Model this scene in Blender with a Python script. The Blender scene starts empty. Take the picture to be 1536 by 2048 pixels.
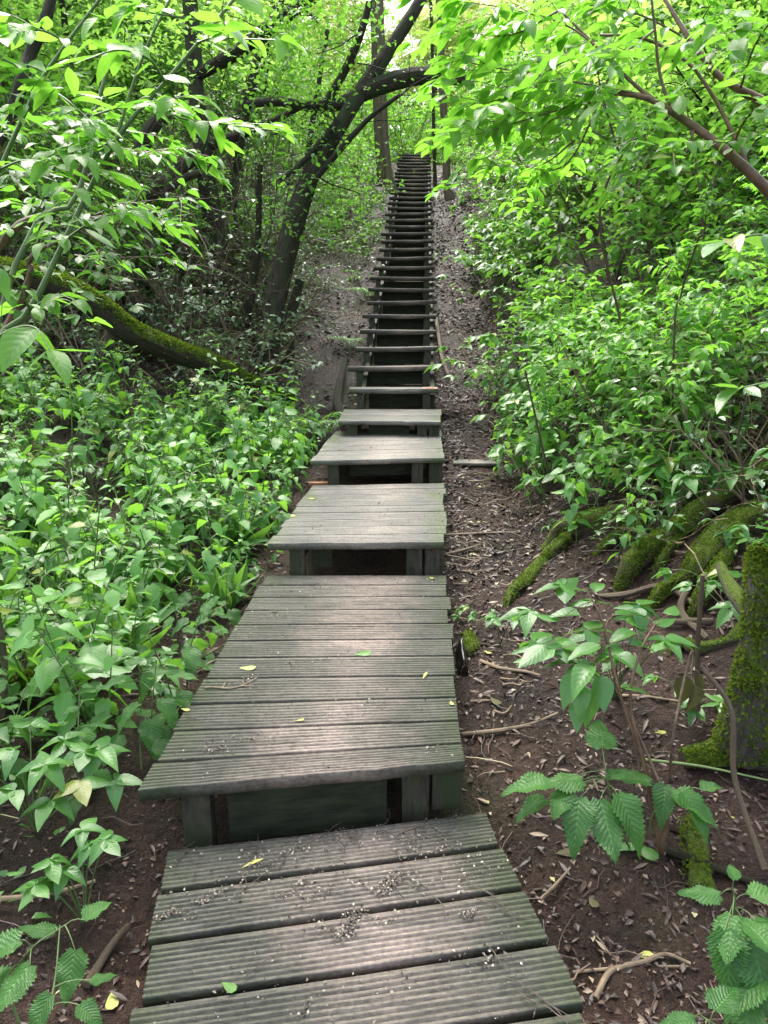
import bpy, math, random
import numpy as np
from mathutils import Vector

random.seed(7)
rng = np.random.default_rng(7)
R = math.radians
SC = bpy.context.scene
COL = SC.collection

# ------------------------------------------------------------------ camera, world, sun, exposure
CAMH = 1.52
PITCH = R(14.2)
FPX = 1480.0
cam_d = bpy.data.cameras.new('camera')
cam = bpy.data.objects.new('camera', cam_d)
COL.objects.link(cam)
cam.location = (0, 0, CAMH)
cam.rotation_euler = (R(90) - PITCH, 0, 0)
cam_d.sensor_fit = 'VERTICAL'
cam_d.sensor_height = 36.0
cam_d.lens = 36.0 * FPX / 2048.0
cam_d.clip_start = 0.05
cam_d.clip_end = 500
SC.camera = cam

SUN_EL, SUN_AZ = R(58), R(-20)      # azimuth measured from +Y towards +X
world = bpy.data.worlds.new("World")
SC.world = world
world.use_nodes = True
wn = world.node_tree
bg = wn.nodes['Background']
sky = wn.nodes.new('ShaderNodeTexSky')
sky.sky_type = 'NISHITA'
sky.sun_disc = False
sky.sun_elevation = SUN_EL
sky.sun_rotation = SUN_AZ
sky.air_density = 1.0
sky.dust_density = 4.0
hs = wn.nodes.new('ShaderNodeHueSaturation'); hs.inputs['Saturation'].default_value = .6   # overcast: greyer sky
wn.links.new(sky.outputs[0], hs.inputs['Color']); wn.links.new(hs.outputs[0], bg.inputs[0])
bg.inputs[1].default_value = 0.15
sun_d = bpy.data.lights.new('sun', 'SUN')
sun_d.energy = 1.1
sun_d.angle = R(42)
sun_d.color = (1.0, 0.95, 0.86)
sun = bpy.data.objects.new('sun', sun_d)
COL.objects.link(sun)
_d = Vector((math.sin(SUN_AZ) * math.cos(SUN_EL), math.cos(SUN_AZ) * math.cos(SUN_EL), math.sin(SUN_EL)))
sun.rotation_euler = _d.to_track_quat('Z', 'Y').to_euler()
SC.view_settings.view_transform = 'Standard'
SC.view_settings.look = 'None'
SC.view_settings.exposure = 2.1
SC.view_settings.gamma = 1.0
SC.render.engine = 'CYCLES'
cy = SC.cycles
cy.max_bounces = 7
cy.diffuse_bounces = 4
cy.glossy_bounces = 2
cy.transmission_bounces = 5
cy.transparent_max_bounces = 4
cy.use_denoising = True
cy.use_adaptive_sampling = True
cy.adaptive_threshold = 0.02
cy.sample_clamp_indirect = 6

# ------------------------------------------------------------------ pixel helpers (photo pixels, 1536 x 2048)
CP, SP = math.cos(PITCH), math.sin(PITCH)
def ray(px, py):
    xc = (px - 768) / FPX; yc = (1024 - py) / FPX
    return np.array([xc, CP + yc * SP, yc * CP - SP])
def at(px, py, F):                       # point on the ray at forward distance F
    d = ray(px, py)
    return d * (F / d[1]) + np.array([0, 0, CAMH])
def on_z(px, py, z):
    d = ray(px, py)
    return d * ((z - CAMH) / d[2]) + np.array([0, 0, CAMH])

# ------------------------------------------------------------------ noise and terrain
def _hash(ix, iy, seed):
    n = (ix.astype(np.int64) * 374761393 + iy.astype(np.int64) * 668265263 + seed * 1442695041) & 0xffffffff
    n = ((n ^ (n >> 13)) * 1274126177) & 0xffffffff
    return ((n ^ (n >> 16)) & 0xffff) / 65535.0
def vnoise(x, y, seed=0):
    x = np.asarray(x, float); y = np.asarray(y, float)
    ix = np.floor(x); iy = np.floor(y)
    fx = x - ix; fy = y - iy
    fx = fx * fx * (3 - 2 * fx); fy = fy * fy * (3 - 2 * fy)
    a = _hash(ix, iy, seed); b = _hash(ix + 1, iy, seed); c = _hash(ix, iy + 1, seed); d = _hash(ix + 1, iy + 1, seed)
    return (a * (1 - fx) + b * fx) * (1 - fy) + (c * (1 - fx) + d * fx) * fy
def fbm(x, y, seed=0, octs=4):
    v = 0; a = 0.5
    for i in range(octs):
        v = v + a * (vnoise(x * 2 ** i, y * 2 ** i, seed + i * 17) - 0.5); a *= 0.5
    return v
def axis_x(y):
    return 0.05 * y - 0.3
def ground(x, y):
    x = np.asarray(x, float); y = np.asarray(y, float)
    b = np.interp(y, [-4, 1.9, 2.4, 4, 5.5, 7.88, 25.3, 32, 70], [-.16, -.10, -.02, .09, .26, .58, 6.42, 7.3, 9.5])
    d = x - axis_x(y)
    dr = np.interp(y, [0, 4, 8, 30], [1.45, 1.0, 1.1, 1.5])
    t = np.maximum(d - dr, 0)
    k1 = np.interp(y, [0, 3, 6, 9], [.15, .28, .5, 1.0])
    k2 = np.interp(y, [0, 5, 12, 26, 40], [.25, .4, .5, .4, .15])
    h = b + k1 * np.minimum(t, 1) + k2 * np.clip(t - 1, 0, 16)
    t = np.maximum(-d - 1.0, 0)
    kl = np.interp(y, [0, 5, 8, 15], [.0, .04, .12, .22])
    h = h + kl * np.minimum(t, 20) + .12 * np.clip(t - 4, 0, 16)
    away = np.clip((np.abs(d) - .5) / .5, 0, 1)
    near = np.where(y < 8.0, 1.0, 0.0)
    h = h + fbm(x * .5, y * .5, 3) * .45 * away + fbm(x * 3, y * 3, 9) * .10 * (0.3 + .7 * away)
    h = h - (1 - away) * near * .08
    return h
def gz(x, y):
    return float(ground(x, y))
def on_ground(px, py, start=0.8):
    d = ray(px, py); o = np.array([0, 0, CAMH])
    ts = np.arange(start, 60, .03)
    P = o + ts[:, None] * d
    g = ground(P[:, 0], P[:, 1])
    k = np.where(P[:, 2] < g)[0]
    return P[k[0]] if len(k) else P[-1]

# ------------------------------------------------------------------ object helpers
def tag(o, label=None, cat=None, group=None, kind=None):
    if label and len(label.replace('-', ' ').split()) > 15: print('LONG', label)
    if label: o['label'] = label
    if cat: o['category'] = cat
    if group: o['group'] = group
    if kind: o['kind'] = kind
    return o
def empty(name, loc=(0, 0, 0), rz=0, s=1):
    o = bpy.data.objects.new(name, None); COL.objects.link(o)
    o.location = loc; o.rotation_euler = (0, 0, rz); o.scale = (s, s, s)
    o.empty_display_size = .1
    return o
def link(name, me, parent=None):
    o = bpy.data.objects.new(name, me); COL.objects.link(o)
    if parent is not None: o.parent = parent
    return o
def copy_tree(src, loc, rot, s):
    r = src.copy(); COL.objects.link(r)
    r.location = loc; r.rotation_euler = rot; r.scale = (s, s, s)
    for ch in src.children:
        c = ch.copy(); COL.objects.link(c); c.parent = r
    return r

class Geo:
    """numpy mesh collector: quads/tris with uv and one random value per face group"""
    def __init__(s): s.v = []; s.f = []; s.uv = []; s.r = []; s.n = 0
    def add(s, v, faces, uv, r=0.5):
        v = np.asarray(v, float)
        s.v.append(v); s.f.append((np.asarray(faces) + s.n)); s.uv.append(np.asarray(uv, float))
        s.r.append(np.full(len(v), r) if np.isscalar(r) else r)
        s.n += len(v)
    def mesh(s, name, mat, smooth=True):
        me = bpy.data.meshes.new(name)
        if not s.v:
            return me
        V = np.concatenate(s.v); UV = np.concatenate(s.uv); RR = np.concatenate(s.r)
        quads = [f for f in s.f if f.ndim == 2 and f.shape[1] == 4 and len(f)]
        tris = [f for f in s.f if f.ndim == 2 and f.shape[1] == 3 and len(f)]
        li = []; ls = []; off = 0
        if quads:
            q = np.concatenate(quads); li.append(q.ravel()); ls.append(np.full(len(q), 4))
        if tris:
            t = np.concatenate(tris); li.append(t.ravel()); ls.append(np.full(len(t), 3))
        li = np.concatenate(li).astype(np.int32); ln = np.concatenate(ls)
        st = np.concatenate([[0], np.cumsum(ln)[:-1]]).astype(np.int32)
        me.vertices.add(len(V)); me.vertices.foreach_set('co', V.astype(np.float32).ravel())
        me.loops.add(len(li)); me.loops.foreach_set('vertex_index', li)
        me.polygons.add(len(ln)); me.polygons.foreach_set('loop_start', st)
        try: me.polygons.foreach_set('loop_total', ln.astype(np.int32))
        except Exception: pass
        if smooth: me.polygons.foreach_set('use_smooth', np.ones(len(ln), bool))
        uvl = me.uv_layers.new(name='UVMap')
        uvl.data.foreach_set('uv', UV[li].astype(np.float32).ravel())
        at_ = me.attributes.new('rnd', 'FLOAT', 'POINT')
        at_.data.foreach_set('value', RR.astype(np.float32))
        me.update(calc_edges=True); me.validate()
        for m in (mat if isinstance(mat, (list, tuple)) else [mat]):
            me.materials.append(m)
        return me

def unit(a):
    a = np.asarray(a, float); return a / (np.linalg.norm(a, axis=-1, keepdims=True) + 1e-9)

def smooth_path(pts, n):
    """Catmull-Rom through pts (k, m) resampled to n rows"""
    P = np.asarray(pts, float)
    if len(P) == 2: return P[0] + (P[1] - P[0]) * np.linspace(0, 1, n)[:, None]
    Q = np.vstack([2 * P[0] - P[1], P, 2 * P[-1] - P[-2]])
    t = np.linspace(0, len(P) - 1 - 1e-6, n); i = t.astype(int); f = (t - i)[:, None]
    a, b, c, d = Q[i], Q[i + 1], Q[i + 2], Q[i + 3]
    return .5 * ((2 * b) + (c - a) * f + (2 * a - 5 * b + 4 * c - d) * f ** 2 + (3 * b - 3 * c + d - a) * f ** 3)

def tube(g, path, radii, sides=8, rough=0.0, seed=0, r=.5, cap=True, vscale=1.0):
    P = np.asarray(path, float); n = len(P)
    rad = np.interp(np.linspace(0, 1, n), np.linspace(0, 1, len(radii)), radii)
    T = unit(np.gradient(P, axis=0))
    ref = np.array([0, 0, 1.0]) if abs(T[0][2]) < .9 else np.array([1.0, 0, 0])
    U = np.zeros_like(P); u = unit(np.cross(T[0], ref))
    for i in range(n):
        u = unit(u - T[i] * np.dot(u, T[i])); U[i] = u
    W = np.cross(T, U)
    ang = np.linspace(0, 2 * math.pi, sides + 1)
    L = np.concatenate([[0], np.cumsum(np.linalg.norm(np.diff(P, axis=0), axis=1))])
    rr = np.repeat(rad[:, None], sides + 1, 1)
    if rough > 0:
        nn = fbm(np.cos(ang)[None, :] * 1.5 + seed * 3.1 + np.zeros((n, 1)), L[:, None] * 3 + np.sin(ang)[None, :] * 1.5, seed) * 2
        n2 = fbm(ang[None, :] * 0 + np.cos(ang)[None, :] * 5, L[:, None] * 9 + np.sin(ang)[None, :] * 5, seed + 5)
        nn[:, -1] = nn[:, 0]; n2[:, -1] = n2[:, 0]
        rr = rr * (1 + rough * (nn + n2))
    V = P[:, None, :] + U[:, None, :] * (np.cos(ang)[None, :, None] * rr[..., None]) + W[:, None, :] * (np.sin(ang)[None, :, None] * rr[..., None])
    S = sides + 1
    i = np.arange(n - 1)[:, None] * S + np.arange(sides)[None, :]
    F = np.stack([i, i + 1, i + 1 + S, i + S], -1).reshape(-1, 4)
    uv = np.stack([np.repeat(ang[None, :] / (2 * math.pi), n, 0), np.repeat(L[:, None] * vscale, S, 1)], -1).reshape(-1, 2)
    g.add(V.reshape(-1, 3), F, uv, r)
    if cap:
        for k in (0, n - 1):
            ring = V[k, :sides]; c = P[k]
            vv = np.vstack([ring, c[None]]); a = np.arange(sides); b = (a + 1) % sides
            ff = np.stack([a, b, np.full(sides, sides)], 1) if k else np.stack([b, a, np.full(sides, sides)], 1)
            g.add(vv, ff, np.zeros((sides + 1, 2)) + [[.5, L[k]]], r)

# ------------------------------------------------------------------ leaf templates (length 1 along +y, normal +z)
def leaf_tpl(shape='ellipse', rows=6, serr=0.0, droop=.25, fold=.18, width=.5, wave=0.0, ncross=3):
    t = np.linspace(0, 1, rows)
    if shape == 'ellipse': w = np.sin(math.pi * np.clip(t, 0, 1) ** .9) ** .85
    elif shape == 'ovate': w = np.sin(math.pi * t ** .62) ** .9 * (1 - .1 * t)
    elif shape == 'heart':
        w = np.sin(math.pi * t ** .5) ** .8; w[0] = .35
    elif shape == 'lance': w = np.sin(math.pi * t ** .8) ** 1.2
    w = np.clip(w, 0.02, None) * width * .5
    if serr > 0:
        z = np.where(np.arange(rows) % 2 == 0, 1 + serr, 1 - serr * .6); z[0] = 1; z[-1] = 1
        w = w * z
        t = t + np.where(np.arange(rows) % 2 == 0, .012, 0.0)
    xs = np.linspace(-1, 1, ncross)
    V = []; UV = []
    for i in range(rows):
        for x in xs:
            X = x * w[i]
            yoff = 0.0
            if shape == 'heart' and i == 0: yoff = -.07 * abs(x)
            Z = -droop * t[i] ** 2 + fold * abs(X) * 1.6 + wave * math.sin(t[i] * 14 + x * 2) * abs(x)
            V.append((X, t[i] + yoff, Z)); UV.append((x * .5 + .5, t[i]))
    F = []
    for i in range(rows - 1):
        for j in range(ncross - 1):
            a = i * ncross + j
            F.append((a, a + 1, a + 1 + ncross, a + ncross))
    return np.array(V), np.array(F), np.array(UV)

TPL = {
    'nettle_hi': [leaf_tpl('heart', 27, .15, d, f, .62, .03, 7) for d, f in ((.2, .1), (.35, .22), (.1, -.1), (.5, .15))],
    'nettle': [leaf_tpl('heart', 9, .11, d, f, .64, .01) for d, f in ((.2, .1), (.4, .25), (.1, -.12), (.55, .1))],
    'ovate_hi': [leaf_tpl('ovate', 10, 0, d, f, .56, .008, 5) for d, f in ((.2, .12), (.35, .25), (.05, -.1), (.5, .1))],
    'elm_hi': [leaf_tpl('ellipse', 9, 0, d, f, w, .008, 5) for d, f, w in ((.12, .15, .46), (.3, .3, .5), (-.05, .1, .42), (.22, -.08, .5), (.45, .2, .44))],
    'ovate': [leaf_tpl('ovate', 5, 0, d, f, .56) for d, f in ((.2, .15), (.35, .25), (.05, -.1))],
    'ellipse': [leaf_tpl('ellipse', 5, 0, d, f, .48) for d, f in ((.2, .15), (.35, .25), (.05, -.1))],
    'tiny': [leaf_tpl('ellipse', 4, 0, d, f, .55) for d, f in ((.2, .2), (.0, -.15))],
    'lance': [leaf_tpl('lance', 6, 0, d, f, .22) for d, f in ((.3, .2), (.6, .2), (.1, .1))],
    'blob': [leaf_tpl('ellipse', 3, 0, .1, .3, .7)],
}
class Leaves:
    def __init__(s): s.p = []; s.a = []; s.n = []; s.s = []; s.k = []
    def add(s, p, a, n, size, kind):
        s.p.append(p); s.a.append(a); s.n.append(n); s.s.append(size); s.k.append(kind)
    def arr(s, P, A, N, S, kind):
        for i in range(len(P)): s.add(P[i], A[i], N[i], S[i], kind)
    def to(s, g, base=None):
        if not s.p: return
        P = np.array(s.p, float); A = unit(np.array(s.a, float)); N = np.array(s.n, float); S = np.array(s.s, float)
        X = unit(np.cross(A, N)); N = np.cross(X, A)
        kinds = np.array(s.k); rr = rng.random(len(P))
        for kd in sorted(set(s.k)):
            var = TPL[kd]; pick = rng.integers(0, len(var), len(P))
            for vi in range(len(var)):
                m = np.where((kinds == kd) & (pick == vi))[0]
                if not len(m): continue
                V, F, UV = var[vi]
                M = np.stack([X[m], A[m], N[m]], -1)          # columns
                W = np.einsum('kij,vj->kvi', M, V) * S[m][:, None, None] + P[m][:, None, :]
                nv = len(V)
                FF = (F[None] + (np.arange(len(m)) * nv)[:, None, None]).reshape(-1, 4)
                g.add(W.reshape(-1, 3), FF, np.tile(UV, (len(m), 1)), np.repeat(rr[m], nv))

# ------------------------------------------------------------------ materials
def new_mat(name):
    m = bpy.data.materials.new(name); m.use_nodes = True
    nt = m.node_tree; nt.nodes.clear()
    return m, nt, nt.nodes, nt.links
def nd(ns, typ, **kw):
    n = ns.new(typ)
    for k, v in kw.items():
        if k in ('operation', 'blend_type', 'data_type', 'noise_dimensions', 'attribute_name', 'feature', 'interpolation', 'attribute_type', 'clamp', 'wave_type', 'bands_direction'):
            setattr(n, k, v)
        else: n.inputs[k].default_value = v
    return n
def ramp(ns, ln, fac, stops):
    r = ns.new('ShaderNodeValToRGB')
    e = r.color_ramp.elements
    while len(e) < len(stops): e.new(.5)
    for i, (p, c) in enumerate(stops):
        e[i].position = p; e[i].color = (*c, 1) if len(c) == 3 else c
    ln.new(fac, r.inputs[0]); return r.outputs[0]
def mixc(ns, ln, fac, a, b, mode='MIX'):
    m = ns.new('ShaderNodeMix'); m.data_type = 'RGBA'; m.blend_type = mode
    for sock, v in ((m.inputs[0], fac), (m.inputs[6], a), (m.inputs[7], b)):
        if hasattr(v, 'is_linked'): ln.new(v, sock)
        elif isinstance(v, (tuple, list)): sock.default_value = (*v, 1) if len(v) == 3 else v
        else: sock.default_value = v
    return m.outputs[2]
def math_(ns, ln, op, a, b=None, c=None, clamp=False):
    m = ns.new('ShaderNodeMath'); m.operation = op; m.use_clamp = clamp
    for i, v in enumerate((a, b, c)):
        if v is None: continue
        if hasattr(v, 'is_linked'): ln.new(v, m.inputs[i])
        else: m.inputs[i].default_value = v
    return m.outputs[0]

def nd_spot(ns, ln):
    n = nd(ns, 'ShaderNodeTexNoise', Scale=75.0, Detail=1.0); t = ns.new('ShaderNodeTexCoord'); ln.new(t.outputs['Object'], n.inputs['Vector'])
    return n.outputs[0]
def leaf_mat(name, ca, cb, trans, rough=.38, tmix=.45, vein=.35, nveins=9, spec=.5, patch=0.0, vb=.2):
    m, nt, ns, ln = new_mat(name)
    rnd = nd(ns, 'ShaderNodeAttribute', attribute_name='rnd').outputs['Fac']
    oi = ns.new('ShaderNodeObjectInfo').outputs['Random']
    k = math_(ns, ln, 'ADD', math_(ns, ln, 'MULTIPLY', rnd, .7), math_(ns, ln, 'MULTIPLY', oi, .3))
    col = ramp(ns, ln, k, [(0.0, ca), (.55, tuple((x + y) / 2 for x, y in zip(ca, cb))), (1.0, cb)])
    uv = ns.new('ShaderNodeUVMap').outputs[0]
    sep = ns.new('ShaderNodeSeparateXYZ'); ln.new(uv, sep.inputs[0])
    au = math_(ns, ln, 'ABSOLUTE', math_(ns, ln, 'SUBTRACT', sep.outputs[0], .5))
    ph = math_(ns, ln, 'MULTIPLY', math_(ns, ln, 'SUBTRACT', sep.outputs[1], math_(ns, ln, 'MULTIPLY', au, .55)), nveins)
    saw = math_(ns, ln, 'ABSOLUTE', math_(ns, ln, 'SUBTRACT', math_(ns, ln, 'FRACT', ph), .5))
    side = math_(ns, ln, 'SUBTRACT', 1.0, math_(ns, ln, 'MULTIPLY', saw, 8.0), clamp=True)
    mid = math_(ns, ln, 'SUBTRACT', 1.0, math_(ns, ln, 'MULTIPLY', au, 22.0), clamp=True)
    v = math_(ns, ln, 'MAXIMUM', side, mid)
    noise = nd(ns, 'ShaderNodeTexNoise', Scale=9.0, Detail=3.0)
    geo = ns.new('ShaderNodeTexCoord'); ln.new(geo.outputs['Object'], noise.inputs['Vector'])
    col = mixc(ns, ln, math_(ns, ln, 'MULTIPLY', v, vein), col, tuple(min(1, x * 1.9 + .02) for x in cb))
    col = mixc(ns, ln, .35, col, ramp(ns, ln, noise.outputs[0], [(.3, (.35, .4, .3)), (.7, (1, 1, .9))]), 'MULTIPLY')
    spot = ramp(ns, ln, nd_spot(ns, ln), [(.73, (0, 0, 0)), (.76, (.8, .8, .8))])
    col = mixc(ns, ln, spot, col, (.06, .045, .015))
    if patch > 0:   # a few yellowing leaves
        gt = math_(ns, ln, 'GREATER_THAN', rnd, 1 - patch)
        col = mixc(ns, ln, math_(ns, ln, 'MULTIPLY', gt, .8), col, (.22, .22, .03))
    p = nd(ns, 'ShaderNodeBsdfPrincipled', Roughness=rough)
    p.inputs['Specular IOR Level'].default_value = spec
    ln.new(col, p.inputs['Base Color'])
    bp = nd(ns, 'ShaderNodeBump', Strength=vb, Distance=.002)
    ln.new(math_(ns, ln, 'SUBTRACT', math_(ns, ln, 'MULTIPLY', saw, 2.0), mid), bp.inputs['Height'])
    ln.new(bp.outputs[0], p.inputs['Normal'])
    tr = ns.new('ShaderNodeBsdfTranslucent')
    tc = mixc(ns, ln, math_(ns, ln, 'MULTIPLY', v, .45), trans, tuple(x * .5 for x in trans))
    tc = mixc(ns, ln, .45, tc, ramp(ns, ln, k, [(0, (.45, .6, .3)), (1, (1.0, 1.0, 1.0))]), 'MULTIPLY')
    ln.new(tc, tr.inputs[0])
    mx = ns.new('ShaderNodeMixShader'); mx.inputs[0].default_value = tmix
    ln.new(p.outputs[0], mx.inputs[1]); ln.new(tr.outputs[0], mx.inputs[2])
    out = ns.new('ShaderNodeOutputMaterial'); ln.new(mx.outputs[0], out.inputs[0])
    return m

M = {}
M['nettle'] = leaf_mat('nettle_leaf', (.06, .20, .04), (.20, .44, .10), (.34, .72, .07), .36, .40, .22, 9, .6, .03)
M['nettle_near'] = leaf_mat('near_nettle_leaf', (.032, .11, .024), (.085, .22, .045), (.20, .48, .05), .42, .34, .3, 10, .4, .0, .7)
M['herb'] = leaf_mat('herb_leaf', (.035, .13, .03), (.13, .31, .065), (.26, .56, .06), .33, .36, .18, 7, .6, .03)
M['shrub'] = leaf_mat('shrub_leaf', (.035, .12, .028), (.12, .28, .055), (.26, .60, .06), .36, .44, .15, 7, .5, .03)
M['bright'] = leaf_mat('young_leaf', (.06, .19, .025), (.16, .36, .045), (.34, .76, .07), .38, .48, .12, 7, .5, .02)
M['canopy'] = leaf_mat('canopy_leaf', (.08, .18, .03), (.20, .36, .06), (.52, .88, .16), .45, .6, .1, 6, .3, .05)
M['far'] = leaf_mat('far_leaf_brightened', (.20, .30, .07), (.38, .48, .17), (.85, .97, .38), .5, .62, .05, 6, .3, .08)  # paler than canopy leaves: brightness of the distant opening is painted into the colour
M['ivy'] = leaf_mat('ivy_leaf', (.05, .12, .05), (.16, .27, .14), (.22, .42, .10), .28, .28, .2, 5, .8, .0)
M['dead_leaf'] = leaf_mat('wilted_leaf', (.06, .05, .025), (.14, .13, .06), (.2, .2, .06), .6, .3, .3, 6, .3)
M['fallen'] = leaf_mat('fallen_leaf', (.30, .32, .06), (.50, .50, .16), (.4, .4, .1), .5, .15, .3, 6, .4)

def simple_mat(name, ca, cb, rough=.6, scale=6, detail=6, bump=.3, bdist=.01, spec=.4, cc=None, stretch=None, use_uv=False, cmix=.5):
    m, nt, ns, ln = new_mat(name)
    tc = ns.new('ShaderNodeTexCoord')
    mp = ns.new('ShaderNodeMapping'); ln.new(tc.outputs['UV' if use_uv else 'Object'], mp.inputs[0])
    if stretch: mp.inputs['Scale'].default_value = stretch
    n1 = nd(ns, 'ShaderNodeTexNoise', Scale=scale, Detail=detail, Roughness=.65); ln.new(mp.outputs[0], n1.inputs['Vector'])
    n2 = nd(ns, 'ShaderNodeTexNoise', Scale=scale * .23, Detail=4.0); ln.new(mp.outputs[0], n2.inputs['Vector'])
    col = ramp(ns, ln, n1.outputs[0], [(.3, ca), (.7, cb)])
    if cc: col = mixc(ns, ln, ramp(ns, ln, n2.outputs[0], [(cmix - .06, (0, 0, 0)), (cmix + .08, (1, 1, 1))]), col, cc)
    p = nd(ns, 'ShaderNodeBsdfPrincipled', Roughness=rough); p.inputs['Specular IOR Level'].default_value = spec
    ln.new(col, p.inputs['Base Color'])
    bp = nd(ns, 'ShaderNodeBump', Strength=bump, Distance=bdist); ln.new(n1.outputs[0], bp.inputs['Height'])
    ln.new(bp.outputs[0], p.inputs['Normal'])
    out = ns.new('ShaderNodeOutputMaterial'); ln.new(p.outputs[0], out.inputs[0])
    return m
M['bark'] = simple_mat('dark_wet_bark', (.010, .009, .006), (.085, .070, .048), .75, 4, 9, 1.0, .04, .2, (.040, .055, .020), (7, 1.5, 1), True, .54)
def bark_moss(name, ca, cb, lo, hi, m1=(.035, .060, .008), m2=(.13, .19, .02)):
    m, nt, ns, ln = new_mat(name)
    tc = ns.new('ShaderNodeTexCoord')
    mp = ns.new('ShaderNodeMapping'); ln.new(tc.outputs['UV'], mp.inputs[0]); mp.inputs['Scale'].default_value = (7, 2.0, 1)
    n1 = nd(ns, 'ShaderNodeTexNoise', Scale=4.0, Detail=9.0, Roughness=.65); ln.new(mp.outputs[0], n1.inputs['Vector'])
    n2 = nd(ns, 'ShaderNodeTexNoise', Scale=9.0, Detail=5.0); ln.new(tc.outputs['Object'], n2.inputs['Vector'])
    n3 = nd(ns, 'ShaderNodeTexNoise', Scale=110.0, Detail=4.0); ln.new(tc.outputs['Object'], n3.inputs['Vector'])
    g = ns.new('ShaderNodeNewGeometry'); sp = ns.new('ShaderNodeSeparateXYZ'); ln.new(g.outputs['Normal'], sp.inputs[0])
    k = math_(ns, ln, 'ADD', sp.outputs[2], math_(ns, ln, 'MULTIPLY', math_(ns, ln, 'SUBTRACT', n2.outputs[0], .5), 2.4))
    k = ramp(ns, ln, k, [(0, (0, 0, 0)), (1, (1, 1, 1))]) if False else math_(ns, ln, 'SMOOTHSTEP' if False else 'MULTIPLY', math_(ns, ln, 'SUBTRACT', k, lo), 1 / (hi - lo), clamp=True)
    col = mixc(ns, ln, k, ramp(ns, ln, n1.outputs[0], [(.3, ca), (.7, cb)]), ramp(ns, ln, n3.outputs[0], [(.3, m1), (.7, m2)]))
    p = nd(ns, 'ShaderNodeBsdfPrincipled', Roughness=.8); p.inputs['Specular IOR Level'].default_value = .2
    ln.new(col, p.inputs['Base Color'])
    bp = nd(ns, 'ShaderNodeBump', Strength=1.0, Distance=.02)
    ln.new(math_(ns, ln, 'ADD', n1.outputs[0], math_(ns, ln, 'MULTIPLY', math_(ns, ln, 'MULTIPLY', n3.outputs[0], k), 1.2)), bp.inputs['Height']); ln.new(bp.outputs[0], p.inputs['Normal'])
    out = ns.new('ShaderNodeOutputMaterial'); ln.new(p.outputs[0], out.inputs[0])
    return m
M['bark_mossy'] = bark_moss('mossy_bark', (.014, .012, .009), (.07, .055, .038), -.1, .5)
M['bark_root'] = bark_moss('mossy_root_bark', (.018, .013, .009), (.10, .075, .05), .15, .8)
M['bark_tree'] = bark_moss('grey_mossy_bark', (.035, .028, .022), (.14, .12, .10), .1, .6)
M['bark_brown'] = simple_mat('brown_bark', (.06, .042, .026), (.17, .13, .085), .6, 5, 8, .8, .015, .3, None, (6, 1.5, 1), True)
M['bark_grey'] = simple_mat('grey_smooth_bark', (.07, .06, .05), (.20, .18, .15), .5, 4, 8, .5, .01, .4, (.06, .075, .03), (3, 2.5, 1), True, .55)
M['stem'] = simple_mat('green_stem', (.06, .11, .03), (.13, .19, .06), .45, 10, 3, .2, .003)
M['stem_red'] = simple_mat('reddish_stem', (.07, .04, .022), (.20, .12, .07), .5, 14, 4, .3, .003)
M['twig'] = simple_mat('dry_twig', (.08, .055, .035), (.26, .19, .12), .6, 20, 4, .4, .003)
M['twig_dark'] = simple_mat('dark_twig', (.02, .014, .01), (.07, .05, .035), .5, 20, 4, .4, .003)
M['moss'] = simple_mat('moss', (.03, .055, .006), (.14, .20, .02), .8, 30, 6, 1.0, .02, .2, (.05, .05, .02), None, False, .62)
M['moss_blade'] = leaf_mat('moss_blade', (.035, .065, .006), (.16, .23, .02), (.25, .38, .03), .6, .35, .0, 3, .2)
M['blossom_plain'] = simple_mat('pale_blossom_bits', (.32, .28, .22), (.62, .58, .50), .7, 60, 3, .2, .002)
M['chip'] = simple_mat('wood_chip', (.07, .045, .03), (.42, .33, .25), .55, 3.5, 2, .2, .003)
M['brick'] = simple_mat('orange_wood', (.30, .12, .06), (.45, .22, .12), .6, 12, 4, .3, .003)
M['plastic'] = simple_mat('black_plastic', (.006, .006, .007), (.015, .015, .016), .3, 5, 2, .1, .003)

def soil_mat():
    m, nt, ns, ln = new_mat('damp_soil')
    tc = ns.new('ShaderNodeTexCoord').outputs['Object']
    def N(s, d=8.0, r=.6):
        n = nd(ns, 'ShaderNodeTexNoise', Scale=s, Detail=d, Roughness=r); ln.new(tc, n.inputs['Vector']); return n.outputs[0]
    a, b, c, e = N(2.2), N(45, 6), N(160, 3), N(.6, 4)
    col = ramp(ns, ln, a, [(.3, (.014, .008, .006)), (.5, (.036, .020, .014)), (.68, (.070, .041, .030))])
    col = mixc(ns, ln, .8, col, ramp(ns, ln, b, [(.3, (.30, .28, .26)), (.62, (1.15, 1.1, 1.05))]), 'MULTIPLY')
    col = mixc(ns, ln, ramp(ns, ln, c, [(.66, (0, 0, 0)), (.74, (.7, .7, .7))]), col, (.20, .15, .11))
    col = mixc(ns, ln, math_(ns, ln, 'MULTIPLY', ramp(ns, ln, e, [(.55, (0, 0, 0)), (.68, (1, 1, 1))]), .5), col, (.035, .05, .012))
    p = nd(ns, 'ShaderNodeBsdfPrincipled', Roughness=.55); p.inputs['Specular IOR Level'].default_value = .28
    ln.new(col, p.inputs['Base Color'])
    ln.new(ramp(ns, ln, b, [(.35, (.3, .3, .3)), (.65, (.75, .75, .75))]), p.inputs['Roughness'])
    h = math_(ns, ln, 'ADD', math_(ns, ln, 'MULTIPLY', b, 1.0), math_(ns, ln, 'MULTIPLY', c, .4))
    bp = nd(ns, 'ShaderNodeBump', Strength=1.0, Distance=.03); ln.new(h, bp.inputs['Height']); ln.new(bp.outputs[0], p.inputs['Normal'])
    out = ns.new('ShaderNodeOutputMaterial'); ln.new(p.outputs[0], out.inputs[0])
    return m
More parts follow.
